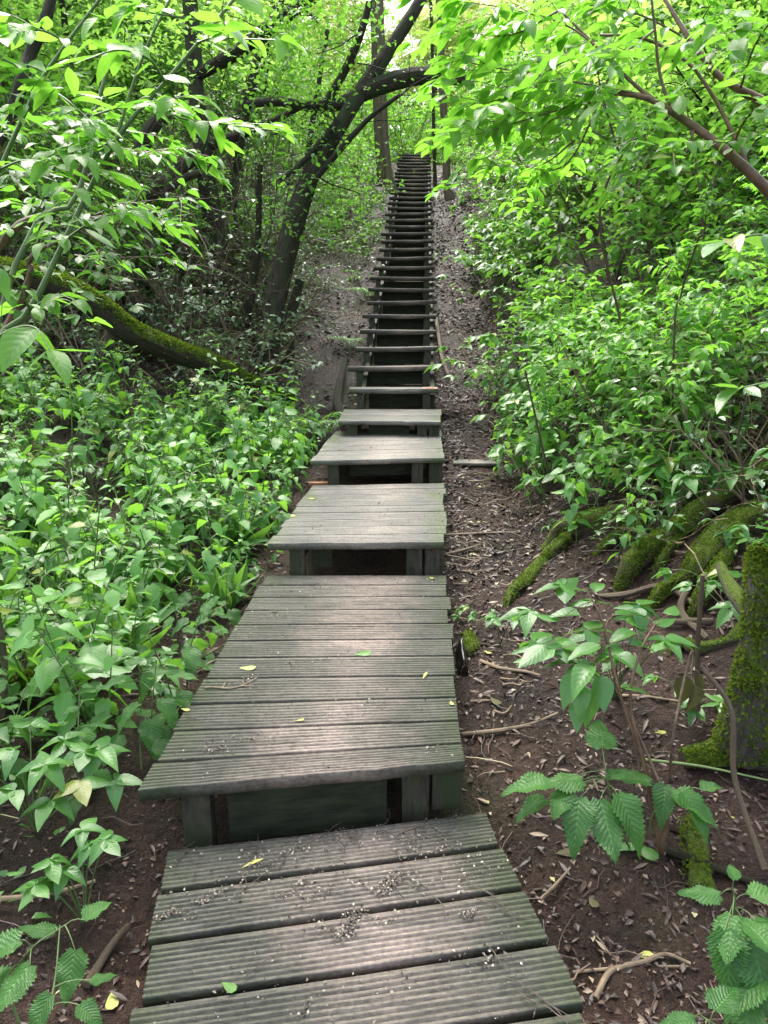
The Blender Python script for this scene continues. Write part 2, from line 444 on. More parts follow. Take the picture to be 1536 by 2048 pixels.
M['soil'] = soil_mat()

def wood_mat(name, dark, mid, pale, alg, palefac=1.0, rlo=.48, rhi=.8):
    """weathered wet decking; uv.x along the plank 0..1 (worn pale band in the walking line), algae at plank ends"""
    m, nt, ns, ln = new_mat(name)
    tcn = ns.new('ShaderNodeTexCoord'); tc = tcn.outputs['Object']
    mp = ns.new('ShaderNodeMapping'); ln.new(tc, mp.inputs[0]); mp.inputs['Scale'].default_value = (1.0, 9.0, 9.0)
    oi = ns.new('ShaderNodeAttribute'); oi.attribute_name = 'rnd'
    shift = ns.new('ShaderNodeVectorMath'); shift.operation = 'ADD'; ln.new(mp.outputs[0], shift.inputs[0])
    cmb = ns.new('ShaderNodeCombineXYZ'); ln.new(math_(ns, ln, 'MULTIPLY', oi.outputs['Fac'], 37.0), cmb.inputs[0]); ln.new(cmb.outputs[0], shift.inputs[1])
    g1 = nd(ns, 'ShaderNodeTexNoise', Scale=4.0, Detail=9.0, Roughness=.7); ln.new(shift.outputs[0], g1.inputs['Vector'])
    g2 = nd(ns, 'ShaderNodeTexNoise', Scale=3.2, Detail=6.0, Roughness=.6); ln.new(tc, g2.inputs['Vector'])
    g3 = nd(ns, 'ShaderNodeTexNoise', Scale=70.0, Detail=4.0, Roughness=.6); ln.new(tc, g3.inputs['Vector'])
    sep = ns.new('ShaderNodeSeparateXYZ'); ln.new(tcn.outputs['UV'], sep.inputs[0])
    u = sep.outputs[0]
    col = ramp(ns, ln, g1.outputs[0], [(.28, dark), (.55, mid), (.8, tuple(x * 1.7 for x in mid))])
    wear = math_(ns, ln, 'SUBTRACT', 1.0, math_(ns, ln, 'MULTIPLY', math_(ns, ln, 'ABSOLUTE', math_(ns, ln, 'SUBTRACT', u, .57)), 2.2), clamp=True)
    wn_ = math_(ns, ln, 'ADD', wear, math_(ns, ln, 'MULTIPLY', math_(ns, ln, 'SUBTRACT', g2.outputs[0], .5), 1.8))
    wf = math_(ns, ln, 'MULTIPLY', ramp(ns, ln, wn_, [(.32, (0, 0, 0)), (1.0, (1, 1, 1))]), palefac)
    wf = math_(ns, ln, 'MULTIPLY', wf, ramp(ns, ln, g1.outputs[0], [(.3, (.25, .25, .25)), (.6, (1, 1, 1))]))
    wf = math_(ns, ln, 'MULTIPLY', wf, math_(ns, ln, 'ADD', .45, math_(ns, ln, 'MULTIPLY', oi.outputs['Fac'], .75)))
    col = mixc(ns, ln, wf, col, pale)
    edge = math_(ns, ln, 'MULTIPLY', math_(ns, ln, 'ABSOLUTE', math_(ns, ln, 'SUBTRACT', u, .5)), 2.0)
    al = ramp(ns, ln, math_(ns, ln, 'ADD', edge, math_(ns, ln, 'MULTIPLY', math_(ns, ln, 'SUBTRACT', g2.outputs[0], .5), 1.0)), [(.75, (0, 0, 0)), (1.05, (.75, .75, .75))])
    col = mixc(ns, ln, al, col, alg)
    col = mixc(ns, ln, .6, col, ramp(ns, ln, g3.outputs[0], [(.35, (.45, .45, .45)), (.6, (1.1, 1.1, 1.1))]), 'MULTIPLY')
    p = nd(ns, 'ShaderNodeBsdfPrincipled'); p.inputs['Specular IOR Level'].default_value = .36
    ln.new(col, p.inputs['Base Color'])
    ln.new(ramp(ns, ln, g2.outputs[0], [(.3, (rlo,) * 3), (.7, (rhi,) * 3)]), p.inputs['Roughness'])
    bp = nd(ns, 'ShaderNodeBump', Strength=.55, Distance=.006)
    ln.new(math_(ns, ln, 'ADD', g1.outputs[0], math_(ns, ln, 'MULTIPLY', g3.outputs[0], .4)), bp.inputs['Height'])
    ln.new(bp.outputs[0], p.inputs['Normal'])
    out = ns.new('ShaderNodeOutputMaterial'); ln.new(p.outputs[0], out.inputs[0])
    return m
M['deck'] = wood_mat('wet_grooved_decking', (.020, .021, .015), (.080, .078, .058), (.27, .215, .18), (.045, .058, .024))
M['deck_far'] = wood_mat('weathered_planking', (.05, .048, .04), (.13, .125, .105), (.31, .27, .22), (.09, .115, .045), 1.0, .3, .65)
M['tread'] = wood_mat('dark_wet_tread', (.022, .019, .015), (.085, .074, .060), (.26, .20, .16), (.05, .06, .024), 1.0)
M['post'] = simple_mat('mossy_post_wood', (.018, .016, .012), (.085, .075, .055), .65, 14, 8, .8, .008, .25, (.04, .048, .022), (4, 4, 1), False, .5)
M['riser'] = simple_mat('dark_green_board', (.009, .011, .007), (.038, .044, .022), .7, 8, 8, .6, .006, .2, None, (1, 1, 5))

# ------------------------------------------------------------------ the ground
def build_ground():
    xs = np.sinh(np.linspace(-4.1, 4.1, 380)) * 1.0
    ys = np.concatenate([np.linspace(-6, .6, 14)[:-1], np.linspace(.6, 8, 330)[:-1], np.linspace(8, 26, 220)[:-1], np.linspace(26, 90, 60)])
    X, Y = np.meshgrid(xs, ys)
    Z = ground(X, Y)
    nearw = np.clip(1.3 - np.hypot(X, Y) / 12, 0, 1)
    Z = Z + fbm(X * 14, Y * 14, 31, 3) * .045 * nearw
    V = np.stack([X, Y, Z], -1).reshape(-1, 3)
    nx = len(xs); i = (np.arange(len(ys) - 1)[:, None] * nx + np.arange(nx - 1)[None, :])
    F = np.stack([i, i + 1, i + 1 + nx, i + nx], -1).reshape(-1, 4)
    g = Geo(); g.add(V, F, V[:, :2], .5)
    tag(link('ground', g.mesh('ground', M['soil'])), kind='structure')
build_ground()

# ------------------------------------------------------------------ decks and stairs
def box_pts(g, p0, ax, ay, az, r=.5, jitter=0.0):
    """box from corner p0 with edge vectors; own uv per face"""
    p0, ax, ay, az = map(lambda a: np.asarray(a, float), (p0, ax, ay, az))
    c = [p0 + ax * i + ay * j + az * k for k in (0, 1) for j in (0, 1) for i in (0, 1)]
    for f in ((0, 2, 3, 1), (4, 5, 7, 6), (0, 1, 5, 4), (2, 6, 7, 3), (0, 4, 6, 2), (1, 3, 7, 5)):
        v = np.array([c[k] for k in f]); g.add(v, [[0, 1, 2, 3]], [[0, 0], [1, 0], [1, 1], [0, 1]], r)

def plank_mesh(A0, A1, B0, B1, th, grooves, seed, mat, wav=.004, nlen=28, gap=.006, edge_rag=.0, sag=0.0):
    """plank between left end (A0 front, A1 back) and right end (B0 front, B1 back)"""
    A0, A1, B0, B1 = map(lambda a: np.asarray(a, float), (A0, A1, B0, B1))
    wdt = np.linalg.norm(A1 - A0); ge = gap / max(wdt, .01)
    prof = []
    if grooves:
        dep = .009
        for k in range(grooves):
            a = k / grooves; w = 1 / grooves
            dp_ = dep * random.uniform(.85, 1.1); a += random.uniform(-.02, .02) * w * (k > 0)
            prof += [(a + .10 * w, random.uniform(-.0012, 0)), (a + .58 * w, random.uniform(-.0012, 0)), (a + .68 * w, -dp_), (a + .96 * w, -dp_)]
        prof[-1] = (1, -.001); prof = [(0, -.004)] + [(max(.004, q0), q1) for q0, q1 in prof]
    else:
        prof = [(0, -.005), (.03, 0), (.25, 0), (.5, 0), (.75, 0), (.97, 0), (1, -.005)]
    prof = prof + [(1, -th), (0, -th)]
    prof = np.array(prof); K = len(prof)
    u = np.linspace(0, 1, nlen)
    f0 = fbm(u * 9 + seed * 1.7, u * 0, seed, 4); f1 = fbm(u * 7 + seed * 2.3, u * 0, seed + 3, 4)
    s0 = ge + f0 * edge_rag / wdt; s1 = 1 - ge + f1 * edge_rag * .3 / wdt
    V = np.zeros((nlen, K, 3)); UV = np.zeros((nlen, K, 2))
    for j in range(nlen):
        Lp = A0 + (B0 - A0) * u[j]; Rp = A1 + (B1 - A1) * u[j]
        s = s0[j] + (s1[j] - s0[j]) * prof[:, 0]
        V[j] = Lp + (Rp - Lp) * s[:, None]
        V[j, :, 2] += prof[:, 1] + fbm(u[j] * 3 + seed, 0, seed + 9, 3) * wav * 2 - sag * math.sin(u[j] * math.pi)
        UV[j, :, 0] = u[j]; UV[j, :, 1] = prof[:, 0]
    i = np.arange(nlen - 1)[:, None] * K + np.arange(K)[None, :]
    i2 = np.arange(nlen - 1)[:, None] * K + ((np.arange(K) + 1) % K)[None, :]
    F = np.stack([i, i + K, i2 + K, i2], -1).reshape(-1, 4)
    g = Geo(); rr = random.random()
    g.add(V.reshape(-1, 3), F, UV.reshape(-1, 2), rr)
    for j in (0, nlen - 1):            # end caps as quads down to the underside
        top = V[j, :K - 2]; bot = top.copy(); bot[:, 2] = V[j, K - 1, 2]
        vv = np.vstack([top, bot]); n = len(top); a = np.arange(n - 1)
        ff = np.stack([a, a + 1, a + 1 + n, a + n], -1)
        if j == 0: ff = ff[:, ::-1]
        g.add(vv, ff, np.zeros((2 * n, 2)) + [[j and 1.0 or 0.0, .5]], rr)
    return g.mesh('plank', mat, smooth=False)

def post(parent, x, y, ztop, zbot, w=.075, d=.07, name='post', rot=.05, mat='post'):
    g = Geo()
    ax = np.array([w, rot * w, 0]); ay = np.array([-rot * d, d, 0])
    box_pts(g, (x - w / 2, y, zbot), ax, ay, (random.uniform(-.006, .006), 0, ztop - zbot))
    return link(name, g.mesh(name, M[mat], False), parent)

def deck(label, z, left, right, th, grooves, mat, posts=None, riser=None, extra=None, rag=.012, slabs=None, zb=None):
    """left / right: pixel points from back to front on the two long edges"""
    L = [on_z(px, py, z) for px, py in left]; Rr = [on_z(px, py, z) for px, py in right]
    if extra:
        for k in range(extra):
            L.append(L[-1] + (L[-1] - L[-2])); Rr.append(Rr[-1] + (Rr[-1] - Rr[-2]))
    root = empty('wooden_platform', tuple((L[-1] + Rr[-1]) / 2))
    tag(root, label, 'platform')
    off = Vector(root.location)
    n = len(L) - 1
    for i in range(n):
        front = i == n - 1
        jl = random.uniform(-.012, .012); jr = random.uniform(-.012, .012)
        ex = unit(Rr[i] - L[i])
        me = plank_mesh(L[i + 1] - ex * jl, L[i] - ex * jl, Rr[i + 1] + ex * jr, Rr[i] + ex * jr, th, grooves, i + int(z * 100), M[mat],
                        .003, 36, .012 if z == 0 else .009, rag * 2.2 if front else .002)
        o = link('plank', me, root); o.matrix_parent_inverse.translation = -off
    FL, FR, BL, BR = L[-1], Rr[-1], L[0], Rr[0]
    ex = unit(FR - FL); ey = unit(BL - FL)
    # side beams under the plank ends, rear and front posts, a dark board set back
    def beam(a, b, hgt, w, name, mt='post', drop=0.0):
        g = Geo(); a = np.asarray(a, float) - [0, 0, th + hgt + .001 + drop]; d = np.asarray(b, float) - np.asarray(a, float) - [0, 0, th + hgt + .001 + drop]
        nrm = unit(np.cross([0, 0, 1.0], d)) * w
        box_pts(g, a - nrm / 2, d, nrm, (0, 0, hgt)); o = link(name, g.mesh(name, M[mt], False), root); o.matrix_parent_inverse.translation = -off
    wd = np.linalg.norm(FR - FL); dp = np.linalg.norm(BL - FL)
    for fx in (.16, .84):
        beam(FL + ex * wd * fx + ey * .13, BL + ex * wd * fx - ey * .06, .07, .05, 'joist')
    for fx in posts or (.15, .84):
        for s in (0.045, dp - .22):
            c = FL + ex * wd * fx + ey * s
            o = post(root, c[0], c[1], z - th - .002, gz(c[0], c[1]) - .12, .085, .07); o.matrix_parent_inverse.translation = -off
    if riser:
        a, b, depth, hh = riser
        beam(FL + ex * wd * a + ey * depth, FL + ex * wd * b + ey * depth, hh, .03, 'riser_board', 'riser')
    # short board closing the right end
    beam(FL + ex * wd * .89 + ey * .08, FL + ex * wd * .99 + ey * .08, .17, .03, 'side_board')
    return L, Rr, root

decks = {}
decks[1] = deck('lowest grooved deck platform, slanting at the foot of the boardwalk and littered with twigs', 0.0,
     [(334, 1697), (318, 1784), (296, 1886), (272, 2008)], [(975, 1620), (1003, 1690), (1047, 1775), (1100, 1883)], .035, 9, 'deck', extra=5, rag=.004)
decks[2] = deck('longest grooved deck platform of eleven wet planks, one step above the lowest', 0.18,
     [(533, 1150), (521, 1170), (506, 1194), (490, 1220), (472, 1249), (453, 1281), (433, 1315), (408, 1357), (378, 1408), (347, 1461), (310, 1524), (275, 1585)],
     [(893, 1150), (895, 1169), (897, 1192), (899, 1218), (901, 1246), (903, 1277), (906, 1311), (909, 1350), (914, 1393), (919, 1440), (926, 1485), (933, 1524)],
     .04, 8, 'deck', riser=(.24, .74, .07, .20), rag=.012)
def lerp_rows(bl, fl, br, fr, z, n):
    Lb, Lf, Rb, Rf = on_z(*bl, z), on_z(*fl, z), on_z(*br, z), on_z(*fr, z)
    def pix(P):
        v = P - np.array([0, 0, CAMH]); zc = v[1] * CP - v[2] * SP; ycam = v[1] * SP + v[2] * CP
        return (768 + v[0] / zc * FPX, 1024 - ycam / zc * FPX)
    return [pix(Lb + (Lf - Lb) * k / n) for k in range(n + 1)], [pix(Rb + (Rf - Rb) * k / n) for k in range(n + 1)]
l3, r3 = lerp_rows((628, 970), (537, 1087), (888, 966), (891, 1084), .355, 9)
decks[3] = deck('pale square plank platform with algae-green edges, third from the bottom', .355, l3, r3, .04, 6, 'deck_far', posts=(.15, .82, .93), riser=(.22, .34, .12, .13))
l4, r4 = lerp_rows((672, 862), (622, 922), (883, 859), (887, 915), .53, 7)
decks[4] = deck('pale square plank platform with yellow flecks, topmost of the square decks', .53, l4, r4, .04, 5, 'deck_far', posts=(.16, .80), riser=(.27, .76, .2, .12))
l5, r5 = lerp_rows((690, 818), (675, 841), (881, 818), (882, 843), .672, 2)
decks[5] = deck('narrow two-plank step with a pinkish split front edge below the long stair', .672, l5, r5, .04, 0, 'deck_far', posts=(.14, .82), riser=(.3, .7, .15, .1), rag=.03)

def staircase():
    root = empty('wooden_staircase', (.1, 7.9, .5))
    tag(root, 'long straight flight of dark open wooden steps climbing the slope', 'staircase')
    off = Vector(root.location)
    def fix(o): o.matrix_parent_inverse.translation = -off; return o
    N = 31
    for n in range(N):
        F = 7.88 + .58 * n; z = .87 + .195 * n
        k = n / (N - 1)
        pl = np.interp(n, [0, 1, 2, 4, 8, 10, 20, 30], [.95, 1.0, .97, .96, .97, .955, .95, .96])
        xr = axis_x(F) + .48 + (.012 if n % 3 else -.01) + random.uniform(-.012, .012); xl = xr - pl - random.uniform(0, .03)
        if n == 0: xl += .03
        dd = .19 if n else .2
        slant = .045 if n < 14 else .03
        if n == N - 1: dd = 1.3
        tilt = random.uniform(-.012, .012)
        A0 = (xl, F - slant, z - tilt); A1 = (xl + .01, F - slant + dd, z + .004 - tilt); B0 = (xr, F + .01, z + tilt); B1 = (xr, F + .01 + dd, z + .004 + tilt)
        o = fix(link('tread', plank_mesh(A0, A1, B0, B1, .052, 0, n + 50, M['deck_far' if n == 0 else 'tread'], .003, 20, .0, .007, random.uniform(0, .005)), root))
        if n == 0: o['label'] = 'lowest tread, paler with a raw orange break at its right end'
        w = xr - xl; g0 = gz(xl + w * .5, F)
        # front posts of each step stand behind the tread below
        for fx in (.13, .875):
            cx = xl + w * fx
            fix(post(root, cx, F + .02 - slant * (1 - fx), z - .05, min(g0, z - .2) - .15, .075, .06))
        if n % 2 == 0 and n < 14:
            fix(post(root, xl + w * .30, F + .24, z - .03, g0 - .1, .08, .06))
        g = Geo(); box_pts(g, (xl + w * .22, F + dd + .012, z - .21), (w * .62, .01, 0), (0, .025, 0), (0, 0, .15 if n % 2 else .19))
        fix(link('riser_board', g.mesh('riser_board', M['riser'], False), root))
    # stringers on both flanks
    for fx, x0 in ((0, -.36), (1, .40)):
        for k in range(1):
            Fa, Fb = 8.0, 25.3
            xa, xb = axis_x(Fa) + x0, axis_x(Fb) + x0
            g = Geo(); box_pts(g, (xa, Fa, .87 - .27), (xb - xa, Fb - Fa, .195 * (Fb - Fa) / .58), (.045, 0, 0), (0, 0, .17))
            fix(link('stringer', g.mesh('stringer', M['post'], False), root))
    # broken raw wood on lowest tread
    g = Geo(); xr = axis_x(7.88) + .48
    P = on_z(845, 776, .872)
    nx_, ny_ = 10, 4
    vv = []
    for j in range(ny_):
        for i in range(nx_):
            u = i / (nx_ - 1); v = j / (ny_ - 1)
            vv.append((xr - .17 + u * .165, 7.875 + v * .045 + .02 * vnoise(u * 5, v, 4) * (1 - v), .876 - (1 - v) * .012 + .004 * float(vnoise(u * 9, v * 4, 2))))
    i = np.arange(ny_ - 1)[:, None] * nx_ + np.arange(nx_ - 1)[None]
    g.add(vv, np.stack([i, i + 1, i + 1 + nx_, i + nx_], -1).reshape(-1, 4), np.zeros((nx_ * ny_, 2)), .5)
    fix(link('broken_edge', g.mesh('broken_edge', M['brick']), root))
staircase()

# ------------------------------------------------------------------ plants
def rdir(az, el):
    return np.array([math.cos(az) * math.cos(el), math.sin(az) * math.cos(el), math.sin(el)])
UP = np.array([0, 0, 1.0])
def U(a, b): return random.uniform(a, b)

def leaf_on(lv, p, az, el, size, kind, roll=.35):
    a = rdir(az, el)
    n = unit(UP + np.array([U(-roll, roll), U(-roll, roll), 0]))
    if abs(np.dot(a, n)) > .93: n = np.array([math.cos(az), math.sin(az), .2])
    lv.add(p, a, n, size, kind)

def nettle_meshes(h, leaf, kind, nodes, bushy=0, key='nettle', tassel=False):
    st = Geo(); lv = Leaves()
    lean = U(0, 6.28); la = U(.05, .35) * h
    for b in range(1 + bushy):
        o = np.array([U(-.06, .06), U(-.06, .06), 0]) * (b > 0); hh = h * (1 if b == 0 else U(.6, .95))
        lx, ly = math.cos(lean + b * 2.2) * la, math.sin(lean + b * 2.2) * la
        path = smooth_path([o + [0, 0, -.05], o + [lx * .2, ly * .2, hh * .45], o + [lx, ly, hh]], 8)
        tube(st, path, [.0035 + h * .002, .0018], 5, cap=False)
        az0 = U(0, 3.14)
        for k in range(nodes):
            t = .22 + .78 * (k / (nodes - 1)) ** .9
            p = path[0] + (path[-1] - path[0]) * 0
            i = min(int(t * 7), 6); f = t * 7 - i; p = path[i] * (1 - f) + path[min(i + 1, 7)] * f
            s = leaf * (math.sin(math.pi * (.18 + .80 * t)) ** .7) * U(.8, 1.15)
            if t > .93: s = leaf * .35
            for q in (0, 1):
                az = az0 + k * 1.5708 + q * math.pi + U(-.3, .3)
                if random.random() < .08: continue
                pl = s * U(.35, .6); el = U(.1, .5) if t < .85 else U(.4, .9)
                pe = p + rdir(az, el) * pl
                tube(st, [p, (p + pe) / 2 + [0, 0, .004], pe], [.0015, .001], 3, cap=False)
                leaf_on(lv, pe, az + U(-.25, .25), U(-.75, .05) if t < .85 else U(-.2, .7), s, kind)
            if tassel and .5 < t < .95:
                for q in range(5):
                    az = U(0, 6.28); pe = p + rdir(az, U(-.6, .3)) * leaf * U(.5, .9)
                    tube(st, smooth_path([p, (p + pe) / 2 + [0, 0, .01], pe + [0, 0, -.012]], 4), [.002, .003, .001], 3, cap=False)
    gl = Geo(); lv.to(gl)
    return [('stem', st.mesh('stem', M['stem'])), ('foliage', gl.mesh('foliage', M[key]))]

def compound(lv, st, p, az, el, length, size, n, kind, tern=False):
    a = rdir(az, el); e = p + a * length + np.array([0, 0, -.12 * length])
    path = smooth_path([p, p + a * length * .5 + [0, 0, .03 * length], e], 6)
    tube(st, path, [.0022, .0012], 4, cap=False)
    leaf_on(lv, e, az, el - .5, size, kind)
    for k in range((n - 1) // 2):
        t = 1 - k * .38 if not tern else 1.0
        q = path[max(0, min(5, int(round(t * 5 - (0 if tern else .6)))))]
        for sg in (-1, 1):
            leaf_on(lv, q, az + sg * U(.95, 1.3), U(-.5, .15), size * (.92 - .12 * k) * U(.85, 1.1), kind)

def herb_meshes(h, size, kind, nst, key='herb', nl=5):
    st = Geo(); lv = Leaves()
    for b in range(nst):
        az = U(0, 6.28); el = U(.6, 1.45); L = h * U(.55, 1.0)
        o = np.array([U(-.08, .08), U(-.08, .08), -.03])
        e = o + rdir(az, el) * L
        tube(st, smooth_path([o, o + (e - o) * .5 + [0, 0, .1 * L], e], 5), [.003, .0018], 4, cap=False)
        for q in range(random.choice([1, 2, 3])):
            compound(lv, st, e, az + q * 2.1 + U(-.4, .4), U(-.1, .5), size * U(.6, 1.2), size * U(.75, 1.15), nl, kind, random.random() < .5)
    gl = Geo(); lv.to(gl)
    return [('stem', st.mesh('stem', M['stem'])), ('foliage', gl.mesh('foliage', M[key]))]

def grow(st, lv, p, d, L, r, lvl, spec):
    """branch with side branches; leaves in opposite pairs on the last levels"""
    n = 6; pts = [np.array(p, float)]; d = unit(d); bend = rdir(U(0, 6.28), 0) * spec['wander']
    for i in range(n - 1):
        d = unit(d + bend * U(.1, .6) / n * 2 + np.array([U(-1, 1), U(-1, 1), U(-1, 1)]) * spec['wander'] * .5 + UP * spec['lift'][min(lvl, len(spec['lift']) - 1)] / n)
        pts.append(pts[-1] + d * L / (n - 1))
    path = smooth_path(pts, 8 if r > .008 else 6)
    tube(st, path, [r, r * .35], 9 if r > .04 else (5 if r > .006 else 3), rough=.12 if r > .02 else 0, seed=random.randint(0, 99), cap=False)
    if lvl >= spec['levels'] - 1:
        ln = spec['leaf']; k = max(2, int(L / spec['gap']))
        az0 = math.atan2(d[1], d[0])
        for i in range(k):
            t = .15 + .85 * i / max(1, k - 1); x = t * (len(path) - 1); a = min(int(x), len(path) - 2); q = path[a] + (path[a + 1] - path[a]) * (x - a)
            for sg in (-1, 1):
                if random.random() < spec.get('skip', .12): continue
                az = az0 + sg * U(.6, 1.3)
                leaf_on(lv, q + rdir(az, .1) * ln * .15, az, U(-.7, .25), ln * U(.65, 1.2), spec['kind'], .5)
        leaf_on(lv, path[-1], az0, U(-.4, .3), ln, spec['kind'])
    if lvl < spec['levels'] - 1:
        m = spec['nb'][lvl]; m = random.randint(max(1, m - 1), m + 1)
        t0 = spec['start'][lvl]
        ph = U(0, 6.28)
        for i in range(m):
            t = t0 + (1 - t0) * (i + U(.2, .8)) / m
            x = t * (len(path) - 1); a = min(int(x), len(path) - 2); q = path[a] + (path[a + 1] - path[a]) * (x - a)
            T = unit(path[a + 1] - path[a])
            ph += 2.4
            s = unit(np.cross(T, rdir(ph, U(-.3, .3)))); ang = U(*spec['angle'])
            nd_ = T * math.cos(ang) + s * math.sin(ang)
            grow(st, lv, q, nd_, L * spec['ratio'][lvl] * U(.7, 1.1) * (1.15 - .5 * t), max(.0012, r * .5 * (1.1 - .5 * t)), lvl + 1, spec)

def shrub_meshes(nst, h, spec, barkkey, leafkey, spreadel=(.7, 1.4)):
    st = Geo(); lv = Leaves()
    for i in range(nst):
        az = 6.28 * i / nst + U(-.4, .4)
        grow(st, lv, (U(-.15, .15), U(-.15, .15), -.15), rdir(az, U(*spreadel)), h * U(.8, 1.15), .008 + h * .004, 0, spec)
    g = Geo(); lv.to(g)
    return [('branches', st.mesh('branch', M[barkkey])), ('foliage', g.mesh('foliage', M[leafkey]))]

def place(kind, parts, loc, rz, s, label, cat, group=None, tilt=(0, 0)):
    root = empty(kind, tuple(loc), rz, s)
    root.rotation_euler = (tilt[0], tilt[1], rz)
    for nm, me in parts:
        if len(me.polygons): link(nm, me, root)
    return tag(root, label, cat, group)

def px_of(x, y, z):
    v = np.array([x, y, z - CAMH]); zc = v[1] * CP - v[2] * SP; yc = v[1] * SP + v[2] * CP
    return 768 + x / zc * FPX, 1024 - yc / zc * FPX, zc

NET = [nettle_meshes(U(.38, .62), U(.095, .13), 'nettle', random.randint(5, 8), random.choice([0, 1, 1]), tassel=(i % 3 == 0)) for i in range(9)]
NETT = [nettle_meshes(U(.85, 1.15), U(.10, .135), 'nettle', random.randint(9, 11), 1, tassel=(i % 2 == 0)) for i in range(5)]
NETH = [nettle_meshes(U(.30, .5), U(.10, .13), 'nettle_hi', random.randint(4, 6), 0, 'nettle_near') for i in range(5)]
HERB = [herb_meshes(U(.28, .5), U(.08, .11), 'ovate', random.randint(6, 10), 'herb') for i in range(7)]
HERBT = [herb_meshes(U(.7, 1.0), U(.12, .155), 'ovate', random.randint(10, 14), 'herb') for i in range(5)]
HERBH = [herb_meshes(U(.25, .4), U(.085, .11), 'ovate_hi', random.randint(3, 5), 'herb') for i in range(4)]

sp_low = dict(levels=3, nb=[4, 3], start=[.25, .2], ratio=[.5, .5], angle=(.5, 1.1), wander=.35, lift=[.2, .1, 0], leaf=.042, gap=.036, kind='tiny', skip=.1)
LOW = [shrub_meshes(5, U(.5, .8), sp_low, 'twig', 'ivy') for i in range(5)]
sp_sh = dict(levels=4, nb=[5, 4, 3], start=[.25, .2, .2], ratio=[.5, .5, .55], angle=(.5, 1.2), wander=.3, lift=[.35, .1, -.05, -.1], leaf=.115, gap=.095, kind='ellipse', skip=.12)
SHR = [shrub_meshes(4, U(1.9, 2.5), sp_sh, 'bark_brown', 'shrub') for i in range(5)]
sp_sh2 = dict(sp_sh, leaf=.085, gap=.075, kind='ovate', lift=[.5, .2, .1, 0])
SHR2 = [shrub_meshes(5, U(1.3, 1.8), sp_sh2, 'twig', 'bright') for i in range(4)]
sp_dead = dict(levels=3, nb=[6, 4], start=[.15, .1], ratio=[.6, .6], angle=(.3, .9), wander=.6, lift=[.3, -.5, -.9], leaf=.045, gap=.12, kind='tiny', skip=.55)
DEAD = [shrub_meshes(8, U(1.5, 2.3), sp_dead, 'bark_brown', 'ivy', (.5, 1.5)) for i in range(4)]

# trees: trunk with limbs, crown of leaf clusters carried by the twigs
def tree_meshes(h, r, crown_from, nlimb, leafkey, leaf=.11, per=34, limb=.32, lean=.1, bark='bark'):
    st = Geo(); lv = Leaves()
    az = U(0, 6.28)
    path = smooth_path([(0, 0, -.4), (U(-.05, .05), U(-.05, .05), h * .25), (math.cos(az) * lean * h * .5, math.sin(az) * lean * h * .5, h * .6), (math.cos(az) * lean * h, math.sin(az) * lean * h, h)], 18)
    tube(st, path, [r * 1.35, r, r * .8, r * .5, r * .12], 12, .15, random.randint(0, 99), cap=False)
    tips = []
    for i in range(nlimb):
        t = crown_from + (1 - crown_from) * (i + .5) / nlimb; x = t * 17; a = min(int(x), 16); q = path[a] + (path[a + 1] - path[a]) * (x - a)
        aa = i * 2.4 + U(-.4, .4); L = h * limb * (1.15 - .75 * t) * U(.7, 1.2); el = U(.1, .7)
        mid = q + rdir(aa, el) * L * .5; e = q + rdir(aa + U(-.3, .3), el * .6) * L
        lp = smooth_path([q, mid, e], 8); rl = r * .38 * (1.1 - .6 * t)
        tube(st, lp, [rl, rl * .25], 6, .1, i, cap=False)
        for k in range(9):
            tt = .25 + .75 * k / 8; b = lp[min(7, int(tt * 7))]
            ab = aa + random.choice([-1, 1]) * U(.4, 1.3); l2 = L * .38 * U(.5, 1.1); e2 = b + rdir(ab, U(-.2, .6)) * l2
            tube(st, smooth_path([b, (b + e2) / 2 + [0, 0, .05], e2], 5), [rl * .28, .004], 4, cap=False)
            for c in range(3):
                tips.append(b + (e2 - b) * (.35 + .33 * c) + rng.normal(0, .12, 3))
    tips = np.array(tips); n = per
    for c in tips:
        sc_ = U(.18, .42)
        P = c + rng.normal(0, 1, (n, 3)) * np.array([sc_, sc_, sc_ * .45])
        A = np.stack([rng.normal(0, 1, n), rng.normal(0, 1, n), rng.normal(-.3, .45, n)], 1)
        N = np.stack([rng.normal(0, .45, n), rng.normal(0, .45, n), np.ones(n)], 1)
        S = rng.uniform(.6, 1.25, n) * leaf
        lv.arr(P, A, N, S, 'tiny' if leaf < .13 else 'tiny')
    g = Geo(); lv.to(g)
    return [('trunk', st.mesh('trunk', M[bark])), ('crown', g.mesh('crown', M[leafkey]))]

TREE = [tree_meshes(U(9, 12), U(.10, .16), .28, 18, 'canopy', .12, 24) for i in range(4)]
UNDER = [tree_meshes(U(4, 5.5), U(.04, .06), .08, 15, 'canopy', .085, 22, .36, .15) for i in range(4)]
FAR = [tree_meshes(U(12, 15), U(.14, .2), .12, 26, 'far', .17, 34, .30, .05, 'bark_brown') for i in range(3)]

placed = []
def blocked(x, y, r, top):
    """keeps the view of the decks, the stairs and the bare path clear"""
    d = x - axis_x(y)
    if y < 26:
        if -.58 - r < d < .58 + r * .9: return True
        dr = float(np.interp(y, [0, 4, 8, 12, 26], [1.5, .95, .95, 1.1, 1.1]))
        if 0 < d < dr + r * .6: return True
        z = gz(x, y)
        if d > 0:
            lim = np.interp(y, [3, 5, 8, 14, 26], [935, 925, 935, 930, 882])
            if px_of(x - r * .8, y, z + top * .6)[0] < lim and y > 3: return True
        else:
            if y > 3:
                q = px_of(x + r * .8, y, z + top * .5)
                lim = np.interp(q[1], [300, 400, 480, 540, 600, 800, 860, 1150, 1500], [792, 778, 755, 735, 690, 640, 640, 540, 330])
                if q[0] > lim: return True
    return False

